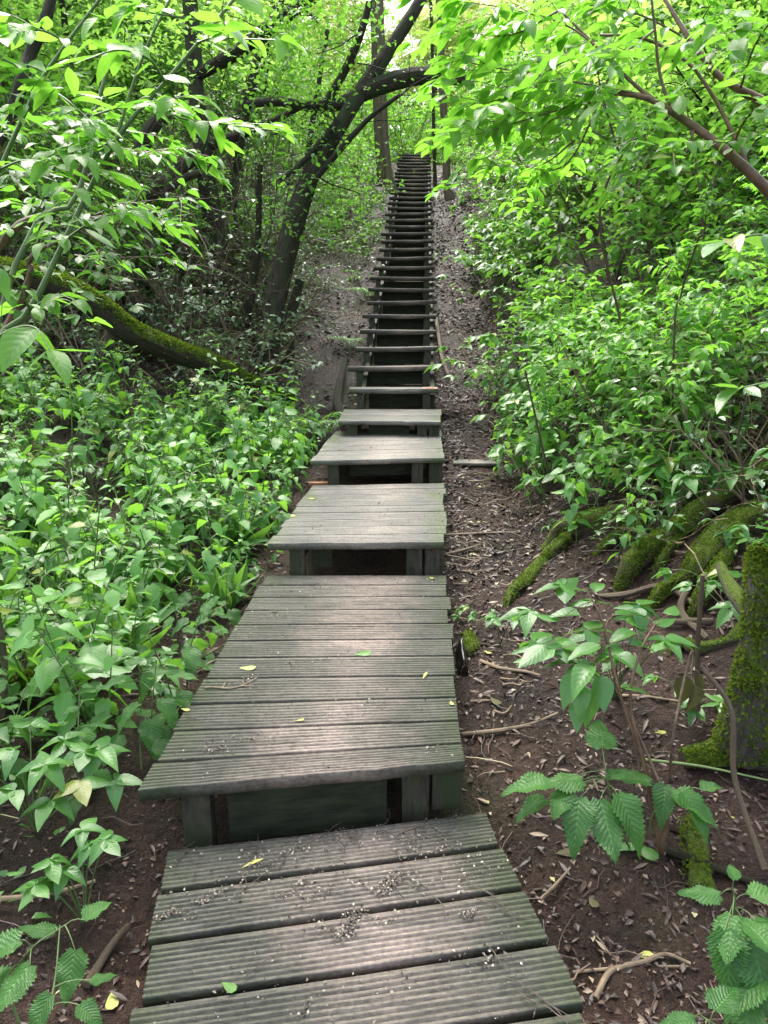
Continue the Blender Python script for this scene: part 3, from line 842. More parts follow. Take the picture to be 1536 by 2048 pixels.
def scatter(n, pool, kind, fn_region, r, top, labelf, cat, smin=.8, smax=1.2, mind=.12, tiltmax=.12, tries=14):
    cnt = 0
    for _ in range(n * tries):
        if cnt >= n: break
        p = fn_region()
        if p is None: continue
        x, y = p
        if blocked(x, y, r, top): continue
        if any((x - a) ** 2 + (y - b) ** 2 < mind * mind for a, b, k in placed if k == kind): continue
        placed.append((x, y, kind)); cnt += 1
        lab, grp = labelf(x, y)
        place(kind, random.choice(pool), (x, y, gz(x, y)), U(0, 6.28), U(smin, smax), lab, cat, grp, (U(-tiltmax, tiltmax), U(-tiltmax, tiltmax)))
    return cnt

def zone_left(y):
    if y < 4.1: return 'longest grooved deck'
    if y < 5.6: return 'mossy-edged third deck'
    return 'topmost square deck'
def lab_nettle_left(x, y):
    d = x - axis_x(y); w = 'right beside' if d > -1.6 else ('a few paces out from' if d > -2.8 else 'far out from')
    t = 'leafy green nettle in the dense bed %s the %s' % (w, zone_left(y))
    return t, 'nettles %s the %s' % (w, zone_left(y))
def reg(F0, F1, d0, d1, dens=None):
    def f():
        y = U(F0, F1); d = U(d0, d1)
        x = axis_x(y) + d
        q = px_of(x, y, gz(x, y))
        if q[0] < -160 or q[0] > 1700: return None
        if dens and random.random() > dens(x, y, q): return None
        return x, y
    return f
# nettle bed on the left; thinner on the trodden patch near the long deck
def dn(x, y, q):
    if 120 < q[0] < 480 and 1180 < q[1] < 1560: return .5
    if q[1] > 1450: return .4
    return 1
scatter(175, NET, 'nettle_plant', reg(2.5, 7.6, -5.2, -.62, dn), .06, .4, lab_nettle_left, 'nettle', .6, 1.5, .12, .25)
scatter(45, HERB, 'herb_plant', reg(2.2, 7.0, -4.5, -.75, dn), .15, .3,
        lambda x, y: ('low three-lobed green herb among the nettles left of the %s' % zone_left(y), 'herbs among the nettles by the %s' % zone_left(y)), 'herb', .7, 1.1, .15)
# right bank
def lab_rb(what):
    def f(x, y):
        z = 'square decks' if y < 7.5 else ('lower steps' if y < 12 else 'upper steps')
        d = x - axis_x(y); w = 'at the foot' if d < 2.2 else 'high up'
        return '%s %s of the right bank by the %s' % (what, w, z), '%s on the right bank, %s, by the %s' % (what, w, z)
    return f
scatter(28, NETT, 'nettle_plant', reg(3.8, 6.3, 1.25, 4.2), .15, .9, lab_rb('broad-leaved tall nettle'), 'nettle', .6, .95, .2)
scatter(38, NETT, 'nettle_plant', reg(4.3, 9, .9, 4.5), .22, .9, lab_rb('tall pale-tipped nettle'), 'nettle', .75, 1.05, .2)
scatter(85, HERBT, 'herb_plant', reg(4.6, 15, 1.1, 7), .3, .8, lab_rb('bushy bright green herb'), 'herb', .7, 1.15, .25)
scatter(55, HERB, 'herb_plant', reg(5.5, 24, 1.0, 6), .18, .3, lab_rb('low leafy herb'), 'herb', .9, 1.5, .2)
scatter(14, NET, 'nettle_plant', reg(8, 22, 1.0, 4), .15, .4, lab_rb('small green nettle'), 'nettle', .9, 1.3, .2)
scatter(50, HERB, 'herb_plant', reg(12.5, 25.5, -2.2, -.6), .02, .1, lambda x, y: ('little bright herb right beside the left edge of the upper steps', 'herbs along the left edge of the upper steps'), 'herb', .7, 1.2, .15)
scatter(45, HERB, 'herb_plant', reg(12, 25.5, 1.15, 2.6), .05, .1, lambda x, y: ('little herb where the bank meets the path by the upper steps', 'herbs at the bank foot by the upper steps'), 'herb', .8, 1.3, .15)
GRASS = []
for _i in range(3):
    g_ = Geo(); l_ = Leaves()
    for _k in range(26): l_.add((U(-.04, .04), U(-.04, .04), -.02), rdir(U(0, 6.28), U(.6, 1.45)), rdir(U(0, 6.28), .2), U(.18, .42), 'lance')
    l_.to(g_); GRASS.append([('foliage', g_.mesh('foliage', M['herb']))])
scatter(26, GRASS, 'grass_tuft', reg(2.4, 7, -4, -.62), .03, .2, lambda x, y: ('thin grass tuft among the nettles left of the %s' % zone_left(y), 'grass tufts among the nettles by the %s' % zone_left(y)), 'grass', .7, 1.2, .2)
MINI = [shrub_meshes(4, U(.8, 1.1), dict(sp_sh2, levels=3, nb=[4, 3], leaf=.08, gap=.07), 'twig', 'bright') for i in range(3)]
scatter(34, MINI, 'leafy_shrub', reg(13.5, 26, -4, -1.0), .35, .6, lambda x, y: ('knee-high bright shrub close to the left side of the upper steps', 'knee-high shrubs left of the upper steps'), 'shrub', .7, 1.3, .4, .15)
scatter(30, MINI, 'leafy_shrub', reg(11, 26, 1.3, 4), .3, .5, lambda x, y: ('knee-high bright shrub on the bank edge right of the upper steps', 'knee-high shrubs right of the upper steps'), 'shrub', .7, 1.2, .4, .15)
scatter(16, LOW, 'creeping_shrub', reg(9, 14, -2.6, -.95), .12, .3, lambda x, y: ('small creeping shrub on the bare bank between the leaning tree and the stair', 'creeping shrubs between the leaning tree and the stair'), 'shrub', .4, .8, .4)
scatter(30, MINI, 'leafy_shrub', reg(14, 26, -2.4, -.8), .12, .3, lambda x, y: ('knee-high bright shrub close to the left side of the upper steps', 'knee-high shrubs left of the upper steps'), 'shrub', .4, .8, .25, .15)
# left slope
def lab_lb(what):
    def f(x, y):
        z = 'fallen mossy trunk' if y < 9 else ('two dark leaning trunks' if y < 14 else 'upper half of the stair')
        w = 'near' if x - axis_x(y) > -2.6 else 'well out'
        return '%s left of the stair, %s it by the %s' % (what, w.replace('well out','far from'), z.replace('upper half of the stair','upper flight').replace('two dark leaning','dark')), '%s left slope %s by the %s' % (what, w, z)
    return f
scatter(120, LOW, 'creeping_shrub', reg(7.6, 15, -6, -1.5), .3, .5, lab_lb('dull small-leaved creeping shrub'), 'shrub', .8, 1.9, .25)
scatter(40, HERB, 'herb_plant', reg(13, 25, -6, -.8), .2, .3, lab_lb('bright low herb'), 'herb', .9, 1.6, .25)
scatter(12, DEAD, 'bare_thicket', reg(8.5, 15, -5.5, -1.9), 1.1, 1.6, lab_lb('tangle of bare stems'), 'thicket', .8, 1.3, .6)
sp_brush = dict(sp_dead, nb=[5, 3], lift=[.1, -.3, -.6])
BRUSH = [shrub_meshes(9, U(.7, 1.1), sp_brush, 'twig', 'ivy', (.1, 1.1)) for i in range(3)]
scatter(16, BRUSH, 'bare_thicket', reg(3.6, 7, 2.0, 4.5), .4, .4, lab_rb('dry brown brush'), 'brushwood', .8, 1.2, .4)
# shrubs
scatter(24, SHR, 'leafy_shrub', reg(6, 16, 2.4, 8), .9, 2.0, lab_rb('arching broad-leaved shrub'), 'shrub', .8, 1.25, .9, .2)
scatter(9, SHR2, 'leafy_shrub', reg(4.6, 7.5, 1.7, 4.5), .5, 1.5, lab_rb('fine-leaved shrub leaning out'), 'shrub', .6, .9, .6, .3)
scatter(26, SHR2, 'leafy_shrub', reg(5.5, 20, 1.9, 8), .7, 1.5, lab_rb('light green fine-leaved shrub'), 'shrub', .8, 1.3, .7, .2)
scatter(22, SHR, 'leafy_shrub', reg(8, 20, -10, -3.0), .9, 2.0, lab_lb('arching broad-leaved shrub'), 'shrub', .8, 1.3, .9, .2)
scatter(26, SHR2, 'leafy_shrub', reg(9, 24, -9, -1.9), .6, 1.5, lab_lb('light green fine-leaved shrub'), 'shrub', .9, 1.4, .7, .2)
# trees
def lab_tr(what):
    def f(x, y):
        s = 'left' if x < axis_x(y) else 'right'
        z = 'lower steps' if y < 14 else ('upper steps' if y < 24 else 'top of the stair')
        if y > 26: return '%s beyond the %s on the %s' % (what, z, s), '%s beyond the %s %s' % (what, z, s)
        return '%s on the %s slope beside the %s' % (what, s, z), '%s %s by the %s' % (what, s, z)
    return f
scatter(16, UNDER, 'young_tree', reg(10, 24, -11, -2.5), 1.2, 3, lab_tr('slim young tree with a light leafy crown'), 'tree', .8, 1.2, 1.3)
scatter(15, UNDER, 'young_tree', reg(8, 24, 3.0, 11), 1.2, 3, lab_tr('slim young tree with a light leafy crown'), 'tree', .8, 1.2, 1.3)
scatter(7, TREE, 'woodland_tree', reg(14, 28, -14, -5.5), 1.5, 5, lab_tr('tall woodland tree'), 'tree', .85, 1.2, 2.2)
scatter(6, TREE, 'woodland_tree', reg(14, 28, 6.5, 15), 1.8, 5, lab_tr('tall woodland tree'), 'tree', .85, 1.2, 2.2)
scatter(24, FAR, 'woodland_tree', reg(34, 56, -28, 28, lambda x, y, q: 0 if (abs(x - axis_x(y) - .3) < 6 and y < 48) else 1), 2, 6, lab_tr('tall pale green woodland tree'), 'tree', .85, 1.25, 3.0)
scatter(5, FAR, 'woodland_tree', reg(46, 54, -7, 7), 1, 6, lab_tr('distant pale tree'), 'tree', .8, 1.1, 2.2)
scatter(9, UNDER, 'young_tree', reg(28, 40, -12, 12, lambda x, y, q: 0 if abs(x - axis_x(y) - .3) < 4 else 1), 1.2, 3, lab_tr('sunlit young tree with a light crown'), 'tree', .9, 1.3, 1.5)
scatter(26, SHR2, 'leafy_shrub', reg(26.5, 34, -8, 8), .7, 1.5, lambda x, y: ('sunlit pale green shrub beyond the top of the stair', 'shrubs beyond the top of the stair'), 'shrub', 1.2, 2.0, .8)

# ------------------------------------------------------------------ mossy and leaning trunks, logs, roots
def pixpath(pts):
    return [at(px, py, F) for px, py, F in pts]
def moss_mesh(paths, cover=.9, size=.016, dens=2600, updir=.1, blade=True):
    """tufts of short moss blades over the upper side of tubes given as (path, radii)"""
    lv = Leaves()
    for P, rad in paths:
        P = np.asarray(P); L = np.linalg.norm(np.diff(P, axis=0), axis=1).sum()
        n = int(dens * L * 3.2 * np.mean(rad) * 1.6)
        t = rng.random(n) * (len(P) - 1); i = np.minimum(t.astype(int), len(P) - 2); f = (t - i)[:, None]
        C = P[i] * (1 - f) + P[i + 1] * f; T = unit(P[i + 1] - P[i])
        rr = np.interp(t / (len(P) - 1), np.linspace(0, 1, len(rad)), rad)
        D = rng.normal(0, 1, (n, 3)); D -= T * (D * T).sum(1)[:, None]; D = unit(D)
        keep = (D[:, 2] > updir + rng.normal(0, .25, n)) & (fbm(t * .55 + P[0][0] * 7, D[:, 0] * 1.2, 5) * 2 + .5 < cover + .1)
        C, D, T, rr = C[keep], D[keep], T[keep], rr[keep]; m = len(C)
        A = D + T * rng.normal(0, .7, m)[:, None] + rng.normal(0, .35, (m, 3))
        N = np.cross(unit(A), rng.normal(0, 1, (m, 3)))
        lv.arr(C + D * (rr * .98)[:, None], A, N, rng.uniform(.5, 1.5, m) * size, 'blob')
    g = Geo(); lv.to(g)
    return g.mesh('moss', M['moss_blade'])
def wood_thing(name, label, cat, tubes, bark='bark', moss=None, partname='trunk', others='limb', group=None, sides=14, rough=.14, mossargs={}):
    """tubes: list of (pixel path or 3-D path, radii). first is the main one"""
    root = None
    done = []
    for k, (pts, rad) in enumerate(tubes):
        P3 = smooth_path(pts, 26 if k == 0 else 14)
        if root is None:
            root = empty(name, tuple(P3[0])); tag(root, label, cat, group); off = Vector(root.location)
        g = Geo(); tube(g, P3, rad, sides if k == 0 else 9, rough, random.randint(0, 90))
        o = link(partname if k == 0 else others, g.mesh('trunk', M[bark]), root); o.matrix_parent_inverse.translation = -off
        done.append((P3, rad))
    if moss:
        for i in moss:
            o = link('moss', moss_mesh([done[i]], **mossargs), root); o.matrix_parent_inverse.translation = -off
    return root, done
def hang_twigs(root, done, n, L):
    st = Geo(); lv = Leaves()
    sp = dict(levels=3, nb=[4, 3], start=[.15, .1], ratio=[.6, .6], angle=(.4, 1.1), wander=.5, lift=[-.3, -.7, -.9], leaf=.055, gap=.10, kind='ellipse', skip=.35)
    for i in range(n):
        P, rad = random.choice(done); q = P[random.randint(3, len(P) - 2)]
        if px_of(*q)[0] > 735: continue
        grow(st, lv, q, rdir(U(0, 6.28), U(-.6, .9)), L * U(.5, 1.3), U(.006, .014), 0, sp)
    off = -Vector(root.location)
    o = link('twigs', st.mesh('twigs', M['bark']), root); o.matrix_parent_inverse.translation = off
    g = Geo(); lv.to(g); o = link('foliage', g.mesh('foliage', M['shrub']), root); o.matrix_parent_inverse.translation = off
def crown_on(root, centers, n, leaf, key, kind='tiny', sc=.35, flat=.5):
    lv = Leaves()
    for c in centers:
        s = U(.6, 1.2) * sc
        Pp = np.asarray(c) + rng.normal(0, 1, (n, 3)) * np.array([s, s, s * flat])
        A = np.stack([rng.normal(0, 1, n), rng.normal(0, 1, n), rng.normal(-.3, .45, n)], 1)
        N = np.stack([rng.normal(0, .45, n), rng.normal(0, .45, n), np.ones(n)], 1)
        lv.arr(Pp, A, N, rng.uniform(.6, 1.25, n) * leaf, kind)
    g = Geo(); lv.to(g); o = link('crown', g.mesh('crown', M[key]), root); o.matrix_parent_inverse.translation = -Vector(root.location)
    return o

t1, d1 = wood_thing('leaning_tree', 'dark wet tree leaning right, its limb reaching across above the stair', 'tree', [
    (pixpath([(528, 775, 8.9), (538, 680, 8.9), (556, 560, 9.0), (585, 440, 9.1), (625, 340, 9.2), (672, 265, 9.3), (722, 185, 9.4), (775, 105, 9.5), (830, 20, 9.6), (870, -60, 9.7)]), [.145, .12, .11, .10, .092, .088, .085, .07, .06]),
    (pixpath([(495, 208, 9.8), (560, 203, 9.7), (620, 214, 9.6), (690, 205, 9.45), (740, 178, 9.4), (800, 158, 9.5), (860, 150, 9.6), (930, 160, 9.7)]), [.045, .055, .06, .075, .10, .105, .095, .06]),
    (pixpath([(700, 215, 9.4), (660, 262, 9.2), (600, 330, 9.1), (560, 360, 9.0)]), [.05, .035, .02]),
    (pixpath([(600, 395, 9.1), (680, 300, 9.0), (740, 235, 8.9), (800, 190, 8.8)]), [.04, .03, .02]),
    (pixpath([(650, 212, 9.5), (700, 120, 9.4), (730, 40, 9.3), (745, -40, 9.3)]), [.05, .045, .03])], 'bark')
cs = [at(x, y, U(8.9, 10.4)) for x, y in [(U(540, 860), U(-30, 250)) for _ in range(75)] if not (x > 690 and y > 70)][:38] + [at(x + U(-20, 20), y + U(-20, 20), 8.8) for x, y in ((640, 425), (615, 390), (650, 450), (700, 300), (560, 420), (690, 330), (530, 270), (620, 330))]
crown_on(t1, cs, 38, .075, 'shrub', sc=.28)
hang_twigs(t1, d1, 26, .9)
t2, d2 = wood_thing('old_tree', 'dark upright ivy-stemmed tree behind the mossy fallen trunk', 'tree', [
    (pixpath([(470, 740, 10.3), (452, 600, 10.3), (428, 450, 10.4), (410, 330, 10.4), (396, 220, 10.5), (388, 110, 10.6), (380, 0, 10.7), (372, -120, 10.8)]), [.17, .145, .13, .12, .105, .10, .095, .09]),
    (pixpath([(395, 150, 10.5), (430, 130, 10.4), (480, 100, 10.3), (545, 50, 10.2), (610, 5, 10.1), (680, -50, 10)]), [.07, .08, .085, .09, .07, .05]),
    (pixpath([(412, 300, 10.4), (370, 330, 10.2), (330, 365, 10.0), (290, 388, 9.9)]), [.08, .085, .08, .07]),
    (pixpath([(420, 290, 10.4), (480, 270, 10.3), (540, 245, 10.2), (600, 215, 10.1)]), [.07, .06, .045, .03])], 'bark')
cs = [at(U(250, 620), U(-60, 150), U(9.5, 12)) for _ in range(34)]
crown_on(t2, cs, 36, .09, 'canopy', sc=.35)
hang_twigs(t2, d2, 30, 1.1)
wood_thing('broken_limb', 'short thick black broken limb slanting in the left thicket', 'limb', [
    (pixpath([(280, 302, 9.4), (300, 262, 9.4), (322, 232, 9.4)]), [.085, .09, .08])], 'bark', partname='wood')
wood_thing('fallen_limb', 'dark limb lying across the thicket toward the upright old tree', 'limb', [
    (pixpath([(255, 410, 9.3), (310, 380, 9.4), (350, 345, 9.6), (385, 305, 9.8)]), [.08, .09, .09, .07]),
    (pixpath([(320, 392, 9.3), (360, 360, 9.4), (400, 345, 9.5)]), [.05, .05, .04])], 'bark', partname='wood')
wood_thing('slanting_tree', 'slender dark tree slanting up right from the thicket behind the old tree', 'tree', [
    (pixpath([(440, 560, 11.5), (455, 420, 11.5), (480, 260, 11.5), (505, 160, 11.5), (540, 60, 11.5), (575, -60, 11.5)]), [.12, .11, .09, .08, .06])], 'bark')
wood_thing('slanting_tree', 'thin crooked dark tree at the upper left corner of the thicket', 'tree', [
    (pixpath([(-40, 330, 6), (15, 245, 6.1), (45, 160, 6.1), (60, 110, 6.2), (90, 40, 6.2), (112, -40, 6.3)]), [.055, .05, .045, .045, .035])], 'bark')
for k, (x0, y0, x1, y1, F, r, lab) in enumerate([
        (545, 700, 640, 330, 9.7, .045, 'thin stem rising close behind the leaning tree'),
        (480, 720, 520, 330, 9.6, .05, 'straight thin stem between the leaning tree and the old tree'),
        (575, 740, 600, 560, 9.3, .09, 'short rotten stub at the foot of the leaning tree'),
        (505, 640, 470, 300, 10.8, .04, 'crooked thin stem just right of the old tree'),
        (600, 420, 655, 60, 11.5, .05, 'thin stem crossing behind the long limb'),
        (350, 700, 300, 380, 10.4, .045, 'thin dark stem rising behind the mossy fallen trunk')]):
    m = ((x0 + x1) / 2 + U(-15, 15), (y0 + y1) / 2)
    wood_thing('thin_tree', lab, 'tree', [(pixpath([(x0, y0 + 40, F), (x0, y0, F), (*m, F), (x1, y1, F)]), [r, r * .9, r * .6])], 'bark')
wood_thing('fallen_tree', 'fallen trunk with bright green moss along its top, behind the nettle bed', 'fallen trunk', [
    (pixpath([(-90, 530, 5.9), (30, 548, 6.1), (130, 578, 6.3), (200, 618, 6.5), (255, 662, 6.7), (345, 702, 7.1), (430, 732, 7.5), (500, 768, 7.8), (585, 800, 8.0)]), [.09, .10, .10, .11, .105, .105, .09, .06])],
    'bark_mossy', [0], 'trunk', mossargs=dict(size=.022, dens=12000, updir=.1, cover=.9))
# far trunks by the stair
def far_trunk(pts, rad, label, bark, cen, n=30):
    r_, d_ = wood_thing('woodland_tree', label, 'tree', [(pixpath(pts), rad)], bark, others='limb')
    lv = [d_[0][0][-1] + rng.normal(0, 1, 3) * [1.3, 1.3, 1.2] + [0, 0, .5] for _ in range(cen)]
    crown_on(r_, lv, n, .12, 'canopy', sc=.5)
far_trunk([(782, 385, 18.5), (776, 340, 18.5), (770, 280, 18.5), (766, 180, 18.5), (762, 60, 18.6), (760, -60, 18.8)], [.14, .10, .09, .085, .08, .07], 'straight grey-brown tree trunk just left of the upper steps', 'bark_brown', 14)
far_trunk([(764, 372, 20.5), (757, 300, 20.5), (752, 200, 20.5), (748, 50, 20.5), (745, -60, 20.5)], [.10, .09, .08, .08], 'thinner trunk half hidden behind the trunk left of the upper steps', 'bark_brown', 10)
far_trunk([(872, 400, 20.0), (869, 330, 20.0), (867, 240, 20), (866, 150, 20.1), (862, 20, 20.3), (860, -60, 20.3)], [.055, .045, .04, .04, .035], 'thin dark pole-like tree at the right edge of the upper steps', 'bark', 8)
far_trunk([(900, 400, 17.5), (894, 365, 17.5), (892, 300, 17.5), (886, 200, 17.5), (880, 60, 17.6), (876, -60, 17.8)], [.12, .085, .08, .075, .07, .06], 'stout trunk right of the upper steps where the bank begins', 'bark_brown', 12)

# right foreground: stump with moss and mossy roots
gp = lambda px, py: on_ground(px, py)
def rootpath(pts, lift=.02):
    """pixels with forward distances taken from the terrain and lifted a little"""
    out = []
    for p in pts:
        q = on_ground(p[0], p[1]) if len(p) == 2 else at(*p)
        out.append(q + np.array([0, 0, lift if len(p) == 2 else 0]))
    return out
wood_thing('tree_stump', 'short grey mossy stump leaning at the right edge', 'stump', [
    (rootpath([(1478, 1510), (1500, 1400, 2.4), (1516, 1300, 2.42), (1524, 1200, 2.45), (1528, 1130, 2.5), (1530, 1095, 2.52)]), [.095, .07, .058, .055, .055, .045]),
    (rootpath([(1500, 1440), (1440, 1500), (1380, 1520)]), [.05, .04, .015]),
    (rootpath([(1520, 1250, 2.45), (1470, 1190, 2.8), (1440, 1130, 3.2)]), [.04, .035, .02])], 'bark_tree', [0], 'trunk', 'root', rough=.3,
    mossargs=dict(size=.014, dens=24000, updir=-.3, cover=.72))
def rooty(label, tubes, name='mossy_root', cover=.62, dens=9000):
    wood_thing(name, label, 'root', tubes, 'bark_root', list(range(len(tubes))), 'wood', 'branching_wood', rough=.75, mossargs=dict(size=.012, dens=dens * 2, updir=.0, cover=cover))
def sunk(pts, lift):
    P = [q + np.array([U(-.025, .025), U(-.025, .025), U(-.012, .02)]) for q in rootpath(pts, lift)]; P[0] = P[0] - np.array([0, 0, lift + .05]); return P
rooty('thick moss-covered root slanting down the right bank', [
    (sunk([(1225, 1185), (1262, 1150), (1300, 1112), (1345, 1085), (1400, 1040), (1460, 1005), (1560, 950)], .05), [.015, .05, .058, .05, .066, .07, .085]),
    (sunk([(1290, 1170), (1330, 1120), (1350, 1080)], .03), [.012, .03, .03])])
rooty('short mossy root running down to the path from the right bank', [
    (sunk([(1005, 1228), (1030, 1195), (1062, 1165), (1085, 1128), (1128, 1100), (1150, 1060)], .02), [.012, .025, .038, .04, .045, .03])])
rooty('lumpy mossy hump on the right bank above the short root', [
    (sunk([(1085, 1100), (1120, 1075), (1160, 1070), (1210, 1050), (1260, 1060), (1290, 1075)], .02), [.03, .07, .10, .08, .09, .03])], 'mossy_hump')
rooty('bulging forked mossy root beside the grey stump', [
    (sunk([(1290, 1232), (1330, 1205), (1368, 1165), (1400, 1130), (1450, 1080), (1540, 1050)], .04), [.012, .034, .04, .065, .085, .11]),
    (sunk([(1380, 1240), (1400, 1205), (1430, 1170), (1445, 1120), (1480, 1070)], .05), [.015, .035, .045, .05, .06]),
    ], cover=.8)
rooty('dark knotted root under the slanting mossy root', [
    (sunk([(1180, 1120), (1230, 1085), (1290, 1040), (1350, 1010), (1420, 960)], .03), [.012, .03, .035, .04, .05])], cover=.5)
for k_, (pts_, lab_) in enumerate([([(1180, 1180), (1250, 1205), (1330, 1180), (1400, 1235)], 'thin bare root snaking below the slanting mossy root'), ([(1330, 1130), (1380, 1180), (1370, 1240), (1420, 1290)], 'thin bare root twisting down in front of the forked root'),
        ([(1200, 1090), (1270, 1130), (1310, 1110), (1390, 1120)], 'thin bare root crossing over the slanting mossy root'), ([(1440, 1220), (1400, 1260), (1330, 1265)], 'thin bare root tip at the foot of the forked root')]):
    wood_thing('bare_root', lab_, 'root', [(sunk(pts_, .03), [.008, .016, .018, .012])], 'bark_brown', None, 'wood', rough=.4, sides=8)
rooty('low bare root lying between the leafy seedling and the grey stump', [
    (sunk([(1320, 1318), (1360, 1300), (1395, 1310), (1430, 1292), (1470, 1285), (1500, 1262)], .02), [.008, .02, .026, .02, .03, .03])], 'bare_root', .35, 3000)
rooty('moss-carpeted log lying at the foot of the grey stump', [
    (rootpath([(1365, 1535), (1430, 1528), (1500, 1520), (1600, 1510)], .03), [.035, .05, .06, .06])], 'mossy_log', 1.1, 14000)
rooty('rotten mossy stake among the nettles at the lower right', [
    (rootpath([(1395, 1800), (1388, 1720), (1375, 1650)], .02), [.035, .04, .025])], 'mossy_stake', .6)
rooty('mossy hummock beside the thin stems at the left edge', [
    (rootpath([(20, 1400), (70, 1390), (110, 1400)], .02), [.06, .10, .05])], 'mossy_hump')
wood_thing('mossy_post', 'small mossy pale stump hidden in the low growth left of the longest deck', 'stump', [
    (rootpath([(320, 1200), (300, 1160)], .02), [.06, .04])], 'bark_brown', [0], 'wood', mossargs=dict(size=.02, dens=9000, updir=0))

# ------------------------------------------------------------------ foreground sprays and hero plants
def spray(st, lv, P3, r0, r1, leaf, kind, gap=.07, side=3, sl=.22, start=.1, droop=.25, both=True, lsides=5):
    P = smooth_path(P3, 16); tube(st, P, [r0, r1], lsides, cap=False)
    L = np.linalg.norm(np.diff(P, axis=0), axis=1).sum()
    def pt(t):
        x = t * (len(P) - 1); a = min(int(x), len(P) - 2); return P[a] + (P[a + 1] - P[a]) * (x - a), unit(P[a + 1] - P[a])
    k = max(2, int(L * (1 - start) / gap))
    if leaf > 0:
        for i in range(k + 1):
            q, T = pt(start + (1 - start) * i / k); az = math.atan2(T[1], T[0])
            for sg in (-1, 1):
                if random.random() < .12: continue
                a2 = az + sg * U(.5, 1.2)
                leaf_on(lv, q + rdir(a2, 0) * .008, a2, U(-.5, .3) - droop * .5, leaf * U(.45, 1.25), kind, .5)
        leaf_on(lv, P[-1], az, -droop, leaf, kind)
    for i in range(side):
        q, T = pt(U(max(start, .15), .95)); az = math.atan2(T[1], T[0]) + random.choice([-1, 1]) * U(.5, 1.2)
        s = sl * U(.6, 1.3)
        spray(st, lv, [q, q + rdir(az, U(-.1, .4)) * s * .5, q + rdir(az + U(-.2, .2), U(-.5, .1)) * s], max(.0015, r1), .001, leaf if leaf > 0 else .08, kind, gap * .8, 0, lsides=4)
def hero(name, label, cat, stems, twigs, stemmat, leafkey, base, group=None, leafkey2=None):
    root = empty(name, tuple(base)); tag(root, label, cat, group); off = -Vector(root.location)
    st = Geo(); lv = Leaves()
    for P, r in stems: tube(st, smooth_path(P, 20), r, 7, .05, 3, cap=False)
    for tw in twigs: spray(st, lv, *tw[0], **tw[1])
    o = link('branches', st.mesh('branch', M[stemmat]), root); o.matrix_parent_inverse.translation = off
    g = Geo(); lv.to(g); o = link('foliage', g.mesh('foliage', M[leafkey]), root); o.matrix_parent_inverse.translation = off
    return root
def tw(pix, r0=.004, r1=.0015, leaf=.1, kind='elm_hi', **kw):
    kw.setdefault('gap', .07); kw['gap'] *= .8
    return ((pixpath(pix), r0, r1, leaf * .84, kind), kw)
# upper left
b0 = np.array([-1.75, 2.0, gz(-1.75, 2.0)])
hero('arching_shrub', 'tall arching shrub at the upper left with long green stems, broad leaves', 'shrub',
     [([b0, at(-60, 800, 2.1), at(60, 620, 2.15), at(130, 480, 2.2), at(232, 280, 2.25), at(330, 165, 2.3), at(475, -10, 2.35), at(560, -120, 2.4)], [.014, .009, .007, .005, .004]),
      ([b0 + [.05, .1, 0], at(20, 560, 2.5), at(150, 400, 2.6), at(190, 230, 2.6), at(232, 80, 2.6), at(262, -30, 2.6)], [.012, .008, .006, .004]),
      ([b0 + [-.1, .1, 0], at(-60, 480, 2.2), at(0, 338, 2.3), at(75, 175, 2.3), at(135, 85, 2.3), at(210, -15, 2.3)], [.010, .007, .005, .004]),
      ([at(232, 280, 2.25), at(262, 180, 2.3), at(300, 80, 2.3), at(350, -20, 2.3)], [.005, .003])],
     [tw([(395, 85, 2.32), (430, 75, 2.3), (490, 78, 2.25), (560, 80, 2.2)], leaf=.115, gap=.085, side=2),
      tw([(310, 175, 2.3), (350, 230, 2.25), (420, 245, 2.2), (560, 262, 2.1)], leaf=.085, gap=.055, side=4, sl=.16),
      tw([(400, 40, 2.3), (330, 30, 2.25), (270, 20, 2.2)], leaf=.10, side=2),
      tw([(330, 165, 2.3), (300, 120, 2.2), (240, 100, 2.1), (170, 120, 2.0)], leaf=.10, side=2),
      tw([(190, 230, 2.6), (240, 215, 2.4), (310, 210, 2.3)], leaf=.10, side=2),
      tw([(75, 175, 2.3), (120, 190, 2.2), (180, 240, 2.1)], leaf=.10, side=2),
      tw([(75, 175, 2.3), (30, 130, 2.1), (-30, 110, 2.0)], leaf=.11, side=2),
      tw([(135, 85, 2.3), (80, 60, 2.2), (20, 70, 2.1)], leaf=.10, side=2),
      tw([(0, 338, 2.3), (50, 320, 2.2), (110, 330, 2.1)], leaf=.10, side=2),
      tw([(232, 280, 2.25), (180, 300, 2.2), (110, 300, 2.1)], leaf=.09, side=2),
      tw([(130, 480, 2.2), (190, 440, 2.1), (260, 420, 2.0)], leaf=.09, side=2),
      tw([(130, 480, 2.2), (80, 420, 2.1), (20, 400, 2.0)], leaf=.09, side=3),
      tw([(60, 620, 2.15), (30, 560, 2.0), (-40, 520, 1.9)], leaf=.09, side=2),
      tw([(60, 620, 2.15), (110, 590, 2.1), (150, 600, 2.0)], leaf=.08, side=1),
      tw([(-40, 700, 1.8), (20, 660, 1.75), (70, 655, 1.7), (100, 700, 1.65)], leaf=.13, gap=.09, side=0)], 'stem', 'bright', b0)
b1 = np.array([-2.6, 3.2, gz(-2.6, 3.2)])
